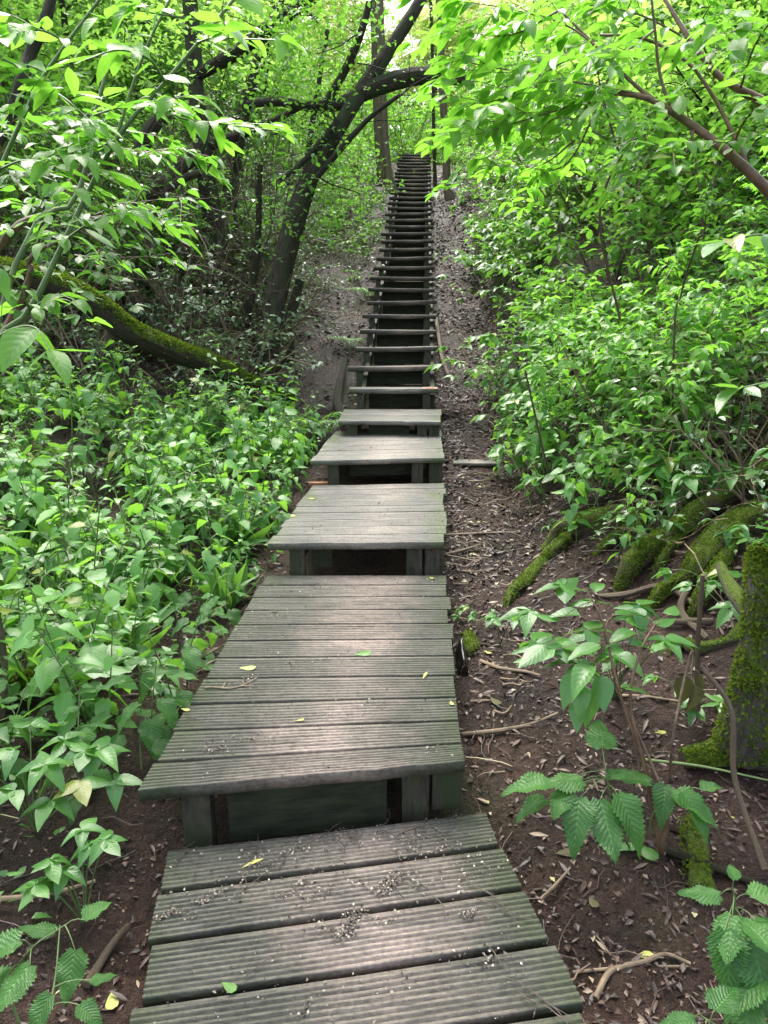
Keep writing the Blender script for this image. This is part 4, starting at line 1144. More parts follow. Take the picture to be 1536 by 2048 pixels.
hero('bushy_shrub', 'leafy shrub with brown stems at the left edge behind the tall arching shrub', 'shrub',
     [([b1, at(-40, 560, 3.2), at(100, 420, 3.3), at(160, 330, 3.4)], [.02, .014, .008]),
      ([b1, at(20, 640, 3.2), at(60, 520, 3.2), at(120, 480, 3.1)], [.02, .012, .006])],
     [tw([(100 + dx, 420 + dy, 3.3), (120 + dx * 1.6, 420 + dy * 1.5 - 30, 3.2), (150 + dx * 2.3, 430 + dy * 2, 3.1)], leaf=.085, kind='ovate', side=4, sl=.3)
      for dx, dy in ((0, 0), (-60, -30), (40, 30), (-80, 40), (20, -90), (70, -60), (-40, 110), (50, 90), (90, 10), (-90, -100))], 'stem_red', 'shrub', b1)
# upper right
b2 = np.array([2.9, 2.9, gz(2.9, 2.9)])
hero('overhanging_bush', 'big bush overhanging the right bank with reddish-brown branches and broad pointed leaves', 'bush',
     [([b2, at(1700, 560, 3.0), at(1536, 382, 3.0), at(1460, 310, 3.05), at(1390, 255, 3.1), at(1345, 225, 3.15), at(1290, 195, 3.2), at(1200, 182, 3.3)], [.03, .022, .017, .013, .009]),
      ([b2 + [.2, .3, 0], at(1700, 330, 3.3), at(1536, 212, 3.3), at(1480, 180, 3.3), at(1430, 145, 3.35), at(1380, 80, 3.4), at(1330, 0, 3.5)], [.03, .024, .016, .012, .008]),
      ([at(1500, 345, 3.03), at(1462, 260, 3.1), at(1425, 190, 3.2), at(1370, 120, 3.3), at(1280, 75, 3.4), at(1200, 70, 3.5)], [.009, .007, .005]),
      ([at(1345, 225, 3.15), at(1320, 150, 3.2), at(1310, 60, 3.2), at(1300, -30, 3.2)], [.007, .004]),
      ([at(1345, 225, 3.15), at(1270, 170, 3.25), at(1180, 80, 3.4), at(1120, 20, 3.5)], [.009, .004])],
     [tw(p, .005, .0018, leaf=lf, side=sd, sl=.3, gap=.075) for p, lf, sd in [
        ([(1290, 190, 3.2), (1180, 170, 3.3), (1080, 150, 3.4), (960, 130, 3.5), (890, 110, 3.6)], .11, 8),
        ([(1200, 182, 3.3), (1130, 215, 3.3), (1050, 240, 3.3), (950, 270, 3.3)], .12, 7),
        ([(1270, 170, 3.25), (1150, 60, 3.4), (1030, 20, 3.5), (900, 0, 3.6)], .11, 9),
        ([(1130, 120, 3.4), (1020, 190, 3.5), (930, 215, 3.6)], .11, 6),
        ([(1200, 182, 3.3), (1150, 240, 3.2), (1090, 300, 3.15)], .11, 5),
        ([(1120, 20, 3.5), (1020, 70, 3.5), (900, 60, 3.6)], .11, 6),
        ([(1345, 225, 3.15), (1290, 270, 3.1), (1230, 290, 3.0)], .10, 3),
        ([(1390, 255, 3.1), (1360, 320, 3.0), (1300, 340, 2.9)], .09, 3),
        ([(1380, 80, 3.4), (1280, 30, 3.3), (1180, 10, 3.2)], .11, 6),
        ([(1430, 145, 3.3), (1400, 60, 3.2), (1440, -20, 3.1)], .11, 5),
        ([(1480, 180, 3.3), (1510, 90, 3.1), (1560, 20, 3.0)], .13, 5),
        ([(1310, 60, 3.2), (1240, 110, 3.1), (1180, 130, 3.0)], .11, 4),
        ([(1460, 310, 3.05), (1490, 240, 2.9), (1540, 200, 2.8)], .10, 3),
        ([(1230, 130, 3.4), (1130, 330, 3.6), (1010, 320, 3.8)], .09, 6),
        ([(1150, 280, 3.6), (1080, 330, 3.7), (990, 330, 3.8)], .08, 6)]], 'stem_red', 'bright', b2)
b3 = np.array([2.2, 1.9, gz(2.2, 1.9)])
hero('elder_seedling', 'single leafy shoot reaching in from the right edge with large smooth leaves', 'shoot',
     [([b3, at(1680, 900, 1.8), at(1600, 770, 1.75), at(1530, 760, 1.7)], [.007, .004]),
      ([b3 + [.02, .1, 0], at(1700, 640, 1.9), at(1600, 500, 1.85), at(1530, 470, 1.8)], [.007, .003])],
     [tw([(1600, 770, 1.75), (1540, 765, 1.7), (1485, 775, 1.65)], leaf=.12, gap=.08, side=0),
      tw([(1600, 500, 1.85), (1530, 470, 1.8), (1460, 480, 1.7)], leaf=.14, gap=.12, side=0)], 'stem', 'herb', b3)
# thin dark stems standing on the right bank
for k, (pts, r, lab) in enumerate([
    ([(1350, 1010, 4.6), (1345, 850, 4.5), (1350, 640, 4.3), (1362, 590, 4.3), (1375, 540, 4.2), (1400, 470, 4.0)], .007, 'dark upright stem standing tall among the bank herbs'),
    ([(1480, 1080, 3.9), (1487, 960, 3.8), (1476, 880, 3.8), (1496, 790, 3.7)], .008, 'dark crooked stem at the right edge above the mossy roots'),
    ([(1240, 640, 4.6), (1200, 420, 4.4), (1285, 240, 4.2)], .008, 'thin dark twig slanting up through the bush leaves'),
    ([(1100, 960, 4.9), (1070, 830, 4.8), (1050, 740, 4.7)], .008, 'dark thin stem among the tall pale nettles'),
    ([(1395, 1420, 2.5), (1395, 1300, 2.5), (1405, 1150, 2.5)], .011, 'pale broken stick standing upright before the grey stump'),
    ([(1530, 1740, 1.9), (1470, 1560, 2.1), (1462, 1420, 2.2), (1400, 1330, 2.3)], .011, 'pale bent stick leaning on the mossy log'),
    ([(0, 1440, 2.6), (8, 1330, 2.7), (-10, 1200, 2.8)], .02, 'brown stem at the left edge by the mossy hummock')]):
    wood_thing('bare_sapling', lab, 'stem', [(pixpath(pts), [r, r * .7])], 'bark_brown', partname='wood', sides=7, rough=.15)

def hero_plant(kind, parts, px, py, rz, s, label, cat, tilt=(0, 0)):
    g = on_ground(px, py); return place(kind, parts, (g[0], g[1], g[2] - .01), rz, s, label, cat, None, tilt)
def custom(stems_leaves, base, key='nettle_near', kind='nettle_hi', stemmat='stem', r=.004, name='nettle_plant', label='', cat='nettle'):
    """stems_leaves: list of (pixel path, list of (px, py, F, size, az degrees, elevation degrees))"""
    root = empty(name, tuple(base)); tag(root, label, cat); off = -Vector(root.location)
    st = Geo(); lv = Leaves()
    for P, leaves in stems_leaves:
        path = smooth_path([base] + pixpath(P), 14); tube(st, path, [r, r * .4], 6, cap=False)
        for (px, py, F, s, az, el) in leaves:
            q = at(px, py, F); k = int(np.argmin(np.linalg.norm(path - q, axis=1)))
            tube(st, smooth_path([path[k], (path[k] + q) / 2 + [0, 0, .01], q], 4), [.0016, .0011], 4, cap=False)
            leaf_on(lv, q, R(az), R(el), s, kind, .15)
    o = link('stem', st.mesh('stem', M[stemmat]), root); o.matrix_parent_inverse.translation = off
    g = Geo(); lv.to(g); o = link('foliage', g.mesh('foliage', M[key]), root); o.matrix_parent_inverse.translation = off
    return root
custom([([(1300, 1560, 2.05), (1250, 1420, 2.1), (1225, 1330, 2.15), (1205, 1240, 2.2), (1172, 1180, 2.25)],
        [(1200, 1290, 2.15, .12, 200, -5), (1260, 1290, 2.15, .11, 20, -5), (1180, 1330, 2.1, .13, 230, -15), (1110, 1300, 2.15, .14, 190, -10), (1090, 1290, 2.1, .12, 215, -20),
         (1160, 1230, 2.25, .11, 170, 5), (1230, 1230, 2.25, .12, 10, 5), (1120, 1240, 2.25, .10, 150, 5), (1150, 1190, 2.3, .09, 120, 20), (1190, 1185, 2.3, .09, 60, 20),
         (1205, 1350, 2.1, .12, 260, -40), (1170, 1370, 2.1, .11, 240, -45)]),
        ([(1290, 1540, 2.05), (1260, 1400, 2.1), (1282, 1300, 2.15), (1310, 1250, 2.2)],
        [(1310, 1250, 2.2, .10, 30, 5), (1330, 1275, 2.15, .11, 350, -5), (1290, 1235, 2.25, .10, 120, 10), (1270, 1265, 2.2, .11, 200, 0), (1340, 1230, 2.25, .09, 60, 5), (1240, 1375, 2.1, .11, 0, -5)]),
        ([(1330, 1600, 2.0), (1240, 1395, 2.15), (1210, 1370, 2.15)],
        [(1195, 1380, 2.1, .12, 220, -50), (1150, 1345, 2.12, .12, 230, -50), (1155, 1400, 2.1, .10, 260, -60)])],
       on_ground(1322, 1710), 'herb', 'ovate_hi', 'stem_red', .007, 'leafy_seedling', 'broad-leaved seedling on two dark stems on the bare soil right of the decks', 'seedling')
custom([([(1230, 1640, 1.95), (1215, 1560, 1.95), (1205, 1500, 2.0)],
        [(1205, 1495, 2.0, .15, 80, 10), (1165, 1560, 1.9, .13, 190, 5), (1095, 1570, 1.85, .13, 175, 0), (1160, 1595, 1.85, .15, 250, -25), (1200, 1600, 1.85, .17, 275, -30), (1235, 1590, 1.87, .16, 300, -30),
         (1090, 1600, 1.85, .10, 200, -10), (1220, 1555, 1.95, .09, 20, 10), (1130, 1580, 1.88, .11, 240, -10)])],
       on_ground(1262, 1700), label='big-toothed nettle sprawling between the lowest deck and the seedling stem')
custom([([(1300, 1650, 2.0), (1330, 1590, 2.0), (1360, 1580, 2.0)],
        [(1300, 1565, 2.0, .13, 160, 5), (1345, 1590, 1.95, .15, 330, -10), (1365, 1585, 1.95, .14, 300, -20), (1330, 1570, 2.0, .12, 250, -20), (1405, 1580, 1.95, .08, 20, 10)])],
       on_ground(1330, 1690), label='nettle with insect-holed toothed leaves in front of the moss-carpeted log')
custom([([(1460, 1930, 1.5), (1470, 1820, 1.5), (1465, 1770, 1.5)],
        [(1470, 1760, 1.5, .05, 80, 20), (1440, 1790, 1.5, .10, 175, 5), (1500, 1790, 1.5, .11, 0, 5), (1465, 1830, 1.45, .12, 240, -15), (1510, 1840, 1.45, .12, 310, -20), (1450, 1860, 1.42, .14, 260, -40), (1500, 1880, 1.4, .16, 280, -45), (1540, 1920, 1.4, .13, 300, -30)]),
        ([(1540, 2050, 1.35), (1530, 1960, 1.35)], [(1530, 1960, 1.35, .12, 200, -10), (1540, 1900, 1.35, .11, 100, 10), (1500, 2000, 1.33, .11, 240, -20)])],
       on_ground(1480, 2000), label='fresh nettle at the lower right corner beside the mossy stake')
custom([([(1440, 2060, 1.25), (1400, 2030, 1.25)], [(1390, 2040, 1.25, .09, 190, 0), (1430, 2020, 1.25, .10, 40, 5), (1410, 2060, 1.22, .09, 260, -10)])],
       on_ground(1450, 2100), label='low nettle shoot peeking in at the bottom edge right of the lowest deck')
def tern(base, heads, label, name='ternate_plant', size=.08):
    root = empty(name, tuple(base)); tag(root, label, 'plant'); off = -Vector(root.location)
    st = Geo(); lv = Leaves()
    for (px, py, F, az) in heads:
        q = at(px, py, F); p = smooth_path([base, (base + q) / 2 + [0, 0, .03], q], 8); tube(st, p, [.003, .0018], 5, cap=False)
        for da in (0, 1.25, -1.25, 2.4, -2.4)[:random.choice([3, 5, 5])]:
            leaf_on(lv, q, R(az) + da, U(-.45, .1), size * U(.8, 1.15), 'ovate_hi', .2)
    o = link('stem', st.mesh('stem', M['stem']), root); o.matrix_parent_inverse.translation = off
    g = Geo(); lv.to(g); o = link('foliage', g.mesh('foliage', M['herb']), root); o.matrix_parent_inverse.translation = off
tern(on_ground(1235, 1400), [(1120, 1290, 2.3, 200), (1070, 1285, 2.3, 190), (1180, 1260, 2.4, 130), (1250, 1240, 2.45, 60), (1190, 1200, 2.5, 100), (1130, 1170, 2.6, 120), (1330, 1280, 2.35, 0), (1280, 1210, 2.5, 40), (1160, 1330, 2.25, 230), (1060, 1220, 2.5, 180), (1230, 1310, 2.3, 300)],
     'spreading plant with tiers of bright flat leaves behind the dark-stemmed seedling', size=.115)
tern(on_ground(1000, 1290), [(985, 1235, 2.9, 160), (1030, 1240, 2.9, 30)], 'little three-leaved sprout right of the middle of the longest deck', size=.06)
# wilted plant
custom([([(1345, 1480, 2.2), (1372, 1340, 2.3), (1385, 1300, 2.35), (1382, 1360, 2.3)], [(1370, 1350, 2.3, .12, 250, -85), (1390, 1370, 2.28, .12, 290, -85), (1400, 1350, 2.3, .08, 20, -80)])],
       on_ground(1340, 1560), 'dead_leaf', 'ovate_hi', 'twig', .005, 'wilted_plant', 'wilted plant with limp grey-green leaves hanging before the grey stump', 'plant')
# left foreground ternate plants and nettles
tern(on_ground(70, 1660), [(30, 1500, 2.1, 200), (90, 1530, 2.0, 260), (130, 1480, 2.15, 120), (160, 1560, 2.0, 300), (200, 1500, 2.1, 30), (30, 1580, 1.95, 230), (230, 1560, 2.05, 0), (170, 1500, 2.1, 280), (100, 1600, 1.95, 270), (60, 1450, 2.2, 90), (-20, 1540, 2.0, 180)],
     'glossy cluster of bright leaflets at the left edge beside the two lower decks', size=.095)
tern(on_ground(170, 1850), [(70, 1770, 1.7, 250), (130, 1740, 1.75, 200), (180, 1690, 1.8, 120), (210, 1680, 1.8, 30), (165, 1660, 1.85, 150), (100, 1720, 1.75, 170)],
     'small glossy five-leaved sprig on bare soil left of the lowest deck', size=.075)
custom([([(20, 1980, 1.45), (60, 1900, 1.45), (130, 1850, 1.5)],
        [(150, 1900, 1.45, .11, 270, -40), (110, 1860, 1.5, .09, 180, 10), (170, 1840, 1.5, .08, 60, 10), (40, 1880, 1.45, .13, 200, -10), (10, 1960, 1.4, .15, 170, -20), (60, 1930, 1.4, .12, 240, -20)]),
        ([(90, 2040, 1.3), (110, 1960, 1.35), (120, 1850, 1.45)], [(160, 2010, 1.3, .07, 330, -10), (100, 1990, 1.3, .10, 240, -40), (180, 1960, 1.35, .06, 20, 0)])],
       on_ground(60, 2100), label='tangled nettle at the lower left corner beside the cut stick')
custom([([(280, 1480, 2.45), (282, 1400, 2.5), (278, 1330, 2.5)],
        [(270, 1330, 2.5, .11, 120, 0), (300, 1340, 2.5, .12, 20, -5), (250, 1360, 2.45, .12, 190, -10), (220, 1430, 2.4, .14, 210, -15), (300, 1440, 2.4, .13, 290, -35), (320, 1400, 2.4, .13, 330, -30), (240, 1470, 2.35, .12, 250, -30), (340, 1350, 2.5, .11, 0, 0), (200, 1380, 2.45, .12, 170, 0), (320, 1480, 2.35, .11, 300, -30)])],
       on_ground(285, 1560), label='large nettle leaning on the left edge of the longest deck near its front corner')
hp = 0
scatter(34, NETH, 'nettle_plant', reg(2.1, 4.2, -2.8, -.62), .08, .3, lambda x, y: ('large-leaved nettle in the thin growth left of the longest grooved deck', 'large-leaved nettles left of the longest deck'), 'nettle', .8, 1.15, .22)
for px, py, s, lab in [(130, 1440, 1.0, 'nettle behind the glossy leaflet cluster at the left edge'), (60, 1350, 1.1, 'nettle with drooping leaves over the mossy hummock'),
                       (200, 1330, .9, 'nettle with pale underside leaves between the hummock and the longest deck'), (360, 1300, .7, 'small nettle near the bare litter patch by the longest deck'),
                       (450, 1230, .8, 'nettle bending over the left edge of the longest deck'), (490, 1180, .7, 'short nettle at the rear left corner of the longest deck'),
                       (555, 1130, .55, 'round-leaved nettle sprout beside the left front post of the third deck'), (30, 1260, 1.1, 'nettle at the left edge above the mossy hummock'),
                       (120, 1240, 1.0, 'nettle in front of the dense bed, straight above the hummock'), (230, 1230, 1.0, 'nettle in front of the dense bed, left of the pale stump'),
                       (10, 1560, .9, 'dark nettle leaning in at the left edge below the leaflet cluster'),
                       (390, 1150, .9, 'nettle just behind the pale mossy stump')]:
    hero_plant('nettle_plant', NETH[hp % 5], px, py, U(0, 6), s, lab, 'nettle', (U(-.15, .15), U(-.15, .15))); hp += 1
for px, py, s, kd, lab in [(1010, 960, .9, 0, 'tall nettle leaning over the small wooden board by the path'), (1050, 1000, .8, 1, 'nettle with wide lobed leaves right of the small board'),
                           (1000, 880, .9, 2, 'pale-tipped nettle standing behind the small board'), (1090, 960, 1.0, 3, 'tall nettle at the foot of the bank right of the small board'),
                           (980, 800, .9, 4, 'tall nettle with yellow-green tassels nearest the lower steps'), (1030, 850, 1.1, 0, 'tallest tasselled nettle at the foot of the right bank')]:
    hero_plant('nettle_plant', NETT[kd], px, py, U(0, 6), s * .85, lab, 'nettle', (U(-.1, .1), -.15))
for px, py, s, lab in [(1180, 1040, 1.6, 'leafy herb arching over the dark knotted root'), (1380, 1000, 1.7, 'leafy herb hanging over the upper end of the slanting root'), (1470, 1010, 1.6, 'leafy herb crowding the grey stump from behind'), (1290, 1000, 1.5, 'dense dark herb between the hump and the slanting root'), (1100, 1020, 1.6, 'spreading herb at the edge of the bare path above the hump'), (1500, 1240, 1.1, 'herb tucked against the foot of the grey stump'), (1420, 1450, .9, 'small herb in front of the wilted plant'), (1240, 1090, .8, 'small herb growing on the mossy hump'), (1100, 1080, .6, 'tiny sprout on the bare path edge below the hump'), (960, 1240, .5, 'tiny sprout on the soil right of the longest deck'),
                       (1480, 1120, 1.0, 'herb with flat leaves at the right edge over the bulging root'), (1300, 1010, .9, 'dark-leaved herb above the slanting mossy root')]:
    hero_plant('herb_plant', HERBH[hp % 4], px, py, U(0, 6), s, lab, 'herb'); hp += 1

def fern(px, py, label, n=7, L=.4):
    b = on_ground(px, py); root = empty('fern', tuple(b)); tag(root, label, 'fern'); off = -Vector(root.location)
    st = Geo(); lv = Leaves()
    for i in range(n):
        az = 6.28 * i / n + U(-.3, .3); l = L * U(.7, 1.1); d = rdir(az, .9)
        P = smooth_path([b, b + rdir(az, 1.0) * l * .5, b + rdir(az, .45) * l], 16); tube(st, P, [.003, .001], 4, cap=False)
        for k in range(3, 16):
            for sg in (-1, 1):
                leaf_on(lv, P[k], az + sg * 1.35, U(-.2, .1), l * .26 * math.sin(math.pi * (.12 + .85 * (1 - k / 16))), 'lance', .2)
    o = link('stem', st.mesh('stem', M['stem']), root); o.matrix_parent_inverse.translation = off
    g = Geo(); lv.to(g); o = link('fronds', g.mesh('fronds', M['herb']), root); o.matrix_parent_inverse.translation = off
fern(705, 700, 'small fern beside the left ends of the lower steps')
fern(640, 880, 'dark fern left of the topmost square deck', 8, .5)
fern(735, 600, 'fern tuft by the left side of the middle steps', 6, .4)
for k_, (n_, px_, lab_) in enumerate([(10, 800, 'pale leaf on the left half'), (10, 838, 'white leaf on the right half'), (2, 835, 'curled pale leaf at the middle'), (7, 800, 'yellow leaf scrap at the middle')]):
    F_ = 7.88 + .58 * n_ + .08; z_ = .87 + .195 * n_ + .008; x_ = ray(px_, 800)[0] * (F_ * CP + 0) / 1.0
    V_, F2_, UV_ = TPL['ovate_hi'][2]; g = Geo(); g.add((V_ - [0, .5, 0]) * .08, F2_, UV_, .5)
    o = link('fallen_leaf', g.mesh('leaf', M['fallen'])); o.location = (axis_x(F_) + (px_ - 818) / 1480 * F_, F_, z_); o.rotation_euler = (.2, .1, k_ * 1.3)
    tag(o, '%s of a dark step of the stair' % lab_ if n_ != 10 else '%s of the eleventh step' % lab_, 'leaf')
# ------------------------------------------------------------------ litter, sticks, fallen leaves, deck debris
def litter_mat():
    m, nt, ns, ln = new_mat('litter')
    rnd = nd(ns, 'ShaderNodeAttribute', attribute_name='rnd').outputs['Fac']
    col = ramp(ns, ln, rnd, [(0, (.012, .008, .006)), (.5, (.05, .028, .02)), (.88, (.10, .058, .040)), (.965, (.20, .14, .095)), (.99, (.38, .31, .20)), (1, (.28, .30, .10))])
    p = nd(ns, 'ShaderNodeBsdfPrincipled', Roughness=.5); ln.new(col, p.inputs['Base Color'])
    out = ns.new('ShaderNodeOutputMaterial'); ln.new(p.outputs[0], out.inputs[0]); return m
M['litter'] = litter_mat()
def debris_mat():
    m, nt, ns, ln = new_mat('blossom_bits')
    rnd = nd(ns, 'ShaderNodeAttribute', attribute_name='rnd').outputs['Fac']
    col = ramp(ns, ln, rnd, [(0, (.02, .016, .012)), (.35, (.07, .055, .04)), (.55, (.15, .12, .095)), (.85, (.27, .23, .185)), (1, (.44, .40, .32))])
    p = nd(ns, 'ShaderNodeBsdfPrincipled', Roughness=.7); ln.new(col, p.inputs['Base Color'])
    out = ns.new('ShaderNodeOutputMaterial'); ln.new(p.outputs[0], out.inputs[0]); return m
M['blossom'] = debris_mat()
def litter():
    lv = Leaves(); n = 115000
    F = 1.2 + (rng.random(n) ** 1.7) * 23; q = rng.random(n)
    d = np.where(q < .62, rng.uniform(.35, 2.0, n), rng.uniform(-3.2, -.4, n))
    d = np.where((q < .62) & (F < 4.2), rng.uniform(.3, 3.4, n), d)
    x = axis_x(F) + d; z = ground(x, F) + fbm(x * 14, F * 14, 31, 3) * .045 * np.clip(1.3 - np.hypot(x, F) / 12, 0, 1)
    ok = fbm(x * 2.2, F * 2.2, 55) + rng.normal(0, .12, n) > -.12; x, F, z = x[ok], F[ok], z[ok]; n = len(x)
    P = np.stack([x, F, z + .003], 1)
    az = rng.uniform(0, 6.28, n); A = np.stack([np.cos(az), np.sin(az), rng.normal(0, .25, n)], 1)
    N = np.stack([rng.normal(0, .35, n), rng.normal(0, .35, n), np.ones(n)], 1)
    S = rng.uniform(.18, 1, n) ** 2 * .042 * np.clip(.55 + F / 8, .6, 1.8)
    half = n * 2 // 3
    lv.arr(P[:half], A[:half], N[:half], S[:half], 'blob')
    lv.arr(P[half:], A[half:], N[half:], S[half:] * 2.0, 'lance')
    g = Geo(); lv.to(g)
    tag(link('leaf_litter', g.mesh('leaf_litter', M['litter'])), kind='stuff')
    g = Geo()
    for i in range(1900):
        F = 1.2 + random.random() ** 1.5 * 14; d = U(.5, 3.2 if F < 4 else 1.5) if random.random() < .6 else U(-3.5, -.62)
        x = axis_x(F) + d; L = U(.05, .28) * (.6 + F / 12); az = U(0, 6.28); r = U(.0012, .0035)
        pts = []
        for k in range(5):
            xx = x + math.cos(az) * L * (k / 4 - .5) + U(-.01, .01); yy = F + math.sin(az) * L * (k / 4 - .5) + U(-.01, .01)
            pts.append((xx, yy, gz(xx, yy) + .008 + U(0, .012)))
        tube(g, pts, [r, r * .6], 4, cap=False, r=random.random())
    tag(link('twig_litter', g.mesh('twig_litter', M['litter'])), kind='stuff')
litter()
def ground_cover():
    lv = Leaves(); n = 26000
    F = 1.6 + rng.random(n) ** 1.3 * 24
    side = rng.random(n) < .5
    d = np.where(side, rng.uniform(1.2, 6, n), -rng.uniform(.75, 7, n))
    x = axis_x(F) + d
    ok = fbm(x * 1.3, F * 1.3, 77) > np.where(F < 3.4, .02, np.where(side, -.06, -.1))
    ok &= ~((d < 0) & (d > -1.5) & (F > 7.5) & (F < 15) & (rng.random(n) < .85))
    ok &= ~(side & (d < np.interp(F, [0, 4, 8, 12, 26], [2.2, 1.4, 1.1, 1.5, 1.5])))
    x, F = x[ok], F[ok]; n = len(x)
    P = np.stack([x, F, ground(x, F) + rng.uniform(.01, .14, n)], 1)
    az = rng.uniform(0, 6.28, n); A = np.stack([np.cos(az), np.sin(az), rng.normal(-.1, .3, n)], 1)
    N = np.stack([rng.normal(0, .35, n), rng.normal(0, .35, n), np.ones(n)], 1)
    lv.arr(P, A, N, rng.uniform(.02, .055, n), 'ovate')
    g = Geo(); lv.to(g)
    tag(link('ground_cover', g.mesh('ground_cover', M['herb'])), kind='stuff')
ground_cover()
# single sticks
def stick(pts, r, label, mat='twig', lift=.012, name='fallen_stick', group=None):
    P = smooth_path(rootpath(pts, lift + r), 16); root_loc = Vector(P[0])
    g = Geo(); tube(g, P - P[0], [r, r * .9, r * .55], 7, .15, random.randint(0, 50))
    o = link(name, g.mesh('stick', M[mat])); o.location = root_loc; tag(o, label, 'stick', group)
stick([(872, 650), (878, 690), (884, 730), (897, 765)], .028, 'bent brown stick leaning along the right side of the lower steps', 'bark_brown', .06)
stick([(-20, 1835), (60, 1828), (130, 1815), (195, 1795)], .009, 'straight pale stick poking in from the left edge', 'twig', .05)
stick([(175, 1990), (200, 1950), (228, 1905), (258, 1868)], .012, 'short thick brown stick with cut end at the lower left', 'bark_brown', .02)
stick([(925, 1478), (1000, 1470), (1060, 1458), (1115, 1435)], .009, 'crooked twig reaching right from the front right corner of the longest deck')
stick([(960, 1330), (1000, 1345), (1050, 1352), (1080, 1360)], .010, 'wavy brown twig on the path right of the black scrap')
stick([(1190, 1660 + 350), (1215, 1960), (1245, 1945), (1290, 1935), (1330, 1920), (1380, 1940)], .008, 'long curved brown twig on the soil at the lower right')
stick([(1145, 1955), (1220, 1948), (1290, 1944), (1380, 1943)], .005, 'straight thin twig crossing the long curved one')
stick([(1080, 1810), (1110, 1780), (1140, 1745)], .006, 'short bent twig beside the lowest deck with a yellow tip')
stick([(1330, 1715), (1400, 1740), (1480, 1770), (1560, 1800)], .016, 'dark thick stick lying below the mossy stake', 'bark')
stick([(1160, 1845), (1200, 1890), (1240, 1950)], .003, 'pale thin straw leaning over the long curved twig')
stick([(1280, 1545), (1400, 1560), (1536, 1590)], .006, 'green bramble runner crossing in front of the moss-carpeted log', 'stem', .05)
stick([(890, 1075), (960, 1072), (1040, 1070)], .008, 'straight twig pointing away from the front right corner of the third deck')
stick([(890, 1115), (930, 1105), (960, 1095)], .009, 'stout short stick near the right front post of the third deck')
stick([(880, 830), (930, 845), (985, 875)], .014, 'dark stick lying across the path by the narrow two-plank step', 'bark')
stick([(720, 395), (745, 398), (770, 388)], .04, 'pale bent branch left of the upper steps', 'bark_brown', .25)
stick([(690, 860), (675, 820), (690, 740)], .06, 'dark smooth log leaning left of the narrow two-plank step', 'bark', .05)
stick([(1270, 1325), (1230, 1360), (1180, 1400)], .006, 'forked straw on the soil behind the seedling')
stick([(1210, 1400), (1280, 1400), (1365, 1412)], .007, 'pale straight twig behind the seedling stem')
stick([(380, 1330), (430, 1350), (470, 1362)], .006, 'thin straw beside the left edge of the longest deck')
stick([(0, 1310), (90, 1290), (160, 1280), (200, 1260)], .010, 'long brown stick under the nettles near the hummock', 'twig', .1)
for k in range(26):
    px = U(905, 1050); py = U(960, 1480); a = U(-.6, .6); L = U(20, 60)
    stick([(px, py), (px + L * .5, py + U(-6, 6)), (px + L * math.cos(a), py + L * .5 * math.sin(a))], U(.003, .006), 'short brown twig strewn on the bare path right of the decks', group='twigs strewn on the bare path')
for k in range(14):
    px = U(60, 420); py = U(1180, 1420); L = U(40, 110); a = U(-.9, .9)
    q = on_ground(px, py); 
    stick([(px, py), (px + L * .5, py - L * .3), (px + L, py - L * .55)], U(.003, .005), 'dry straw-coloured stalk in the thin growth left of the longest deck', lift=.1, group='dry stalks left of the longest deck')
# small board on the path and an orange brick-like block, black scrap
g = Geo(); p = on_ground(948, 930); plank = plank_mesh(np.array(p) + [-.19, -.05, .03], np.array(p) + [-.17, .13, .03], np.array(p) + [.20, -.06, .03], np.array(p) + [.18, .12, .03], .03, 0, 71, M['deck_far'], .004, 14, 0, .01)
tag(link('loose_board', plank), 'short weathered board lying on the path right of the topmost square deck', 'board')
p = on_ground(640, 972); g = Geo(); box_pts(g, p + [-.09, -.03, -.02], (.17, .01, 0), (-.01, .06, 0), (0, 0, .05))
tag(link('wood_block', g.mesh('wood_block', M['brick'], False)), 'orange wooden block left of the rear of the third deck', 'block')
p = on_ground(924, 1340); g = Geo()
yy = np.linspace(-1, 1, 9); vv = []; 
for j in range(9):
    for i in range(9):
        u = i / 8 - .5; v = j / 8 - .5
        vv.append((p[0] + u * .055, p[1] + v * .15, p[2] + .10 + .05 * v - .25 * abs(u) ** 1.5 + .02 * float(vnoise(u * 9, v * 9, 8))))
i = np.arange(8)[:, None] * 9 + np.arange(8)[None]; g.add(vv, np.stack([i, i + 1, i + 10, i + 9], -1).reshape(-1, 4), np.zeros((81, 2)), .5)
o = link('plastic_scrap', g.mesh('plastic_scrap', M['plastic'])); tag(o, 'black plastic scrap hooked on the right edge of the longest deck', 'scrap')
o.modifiers.new('thick', 'SOLIDIFY').thickness = .004
rooty('small mossy clump tucked under the right edge of the longest deck', [(rootpath([(925, 1315), (940, 1300), (935, 1275)], .02), [.03, .04, .02])], 'mossy_clump', 1.0, 9000)

# yellow and green leaves lying on decks and soil
def lay(px, py, z, s, az, label, key='fallen', kind='ovate_hi', name='fallen_leaf', group=None):
    p = on_z(px, py, z) if z is not None else on_ground(px, py) + [0, 0, .012]
    V, F, UV = TPL[kind][2]
    g = Geo(); g.add((V - [0, .5, 0]) * s, F, UV, random.random())
    o = link(name, g.mesh('leaf', M[key])); o.location = (p[0], p[1], p[2] + .006); o.rotation_euler = (U(-.12, .12), U(-.12, .12), R(az)); tag(o, label, 'leaf', group)
lay(458, 1976, 0, .045, 60, 'round green leaf lying between planks near the bottom of the lowest deck', 'bright')
lay(495, 1337, .18, .07, 80, 'curled yellow-green leaf beside the twig on the left of the longest deck')
lay(548, 1224, .18, .04, 80, 'small brown leaf at the rear left of the longest deck', 'dead_leaf')
lay(725, 1308, .18, .075, 100, 'flat pale green leaf fragment in the middle of the longest deck', 'bright')
lay(863, 1157, .18, .045, 20, 'pale yellow leaf at the rear right corner of the longest deck')
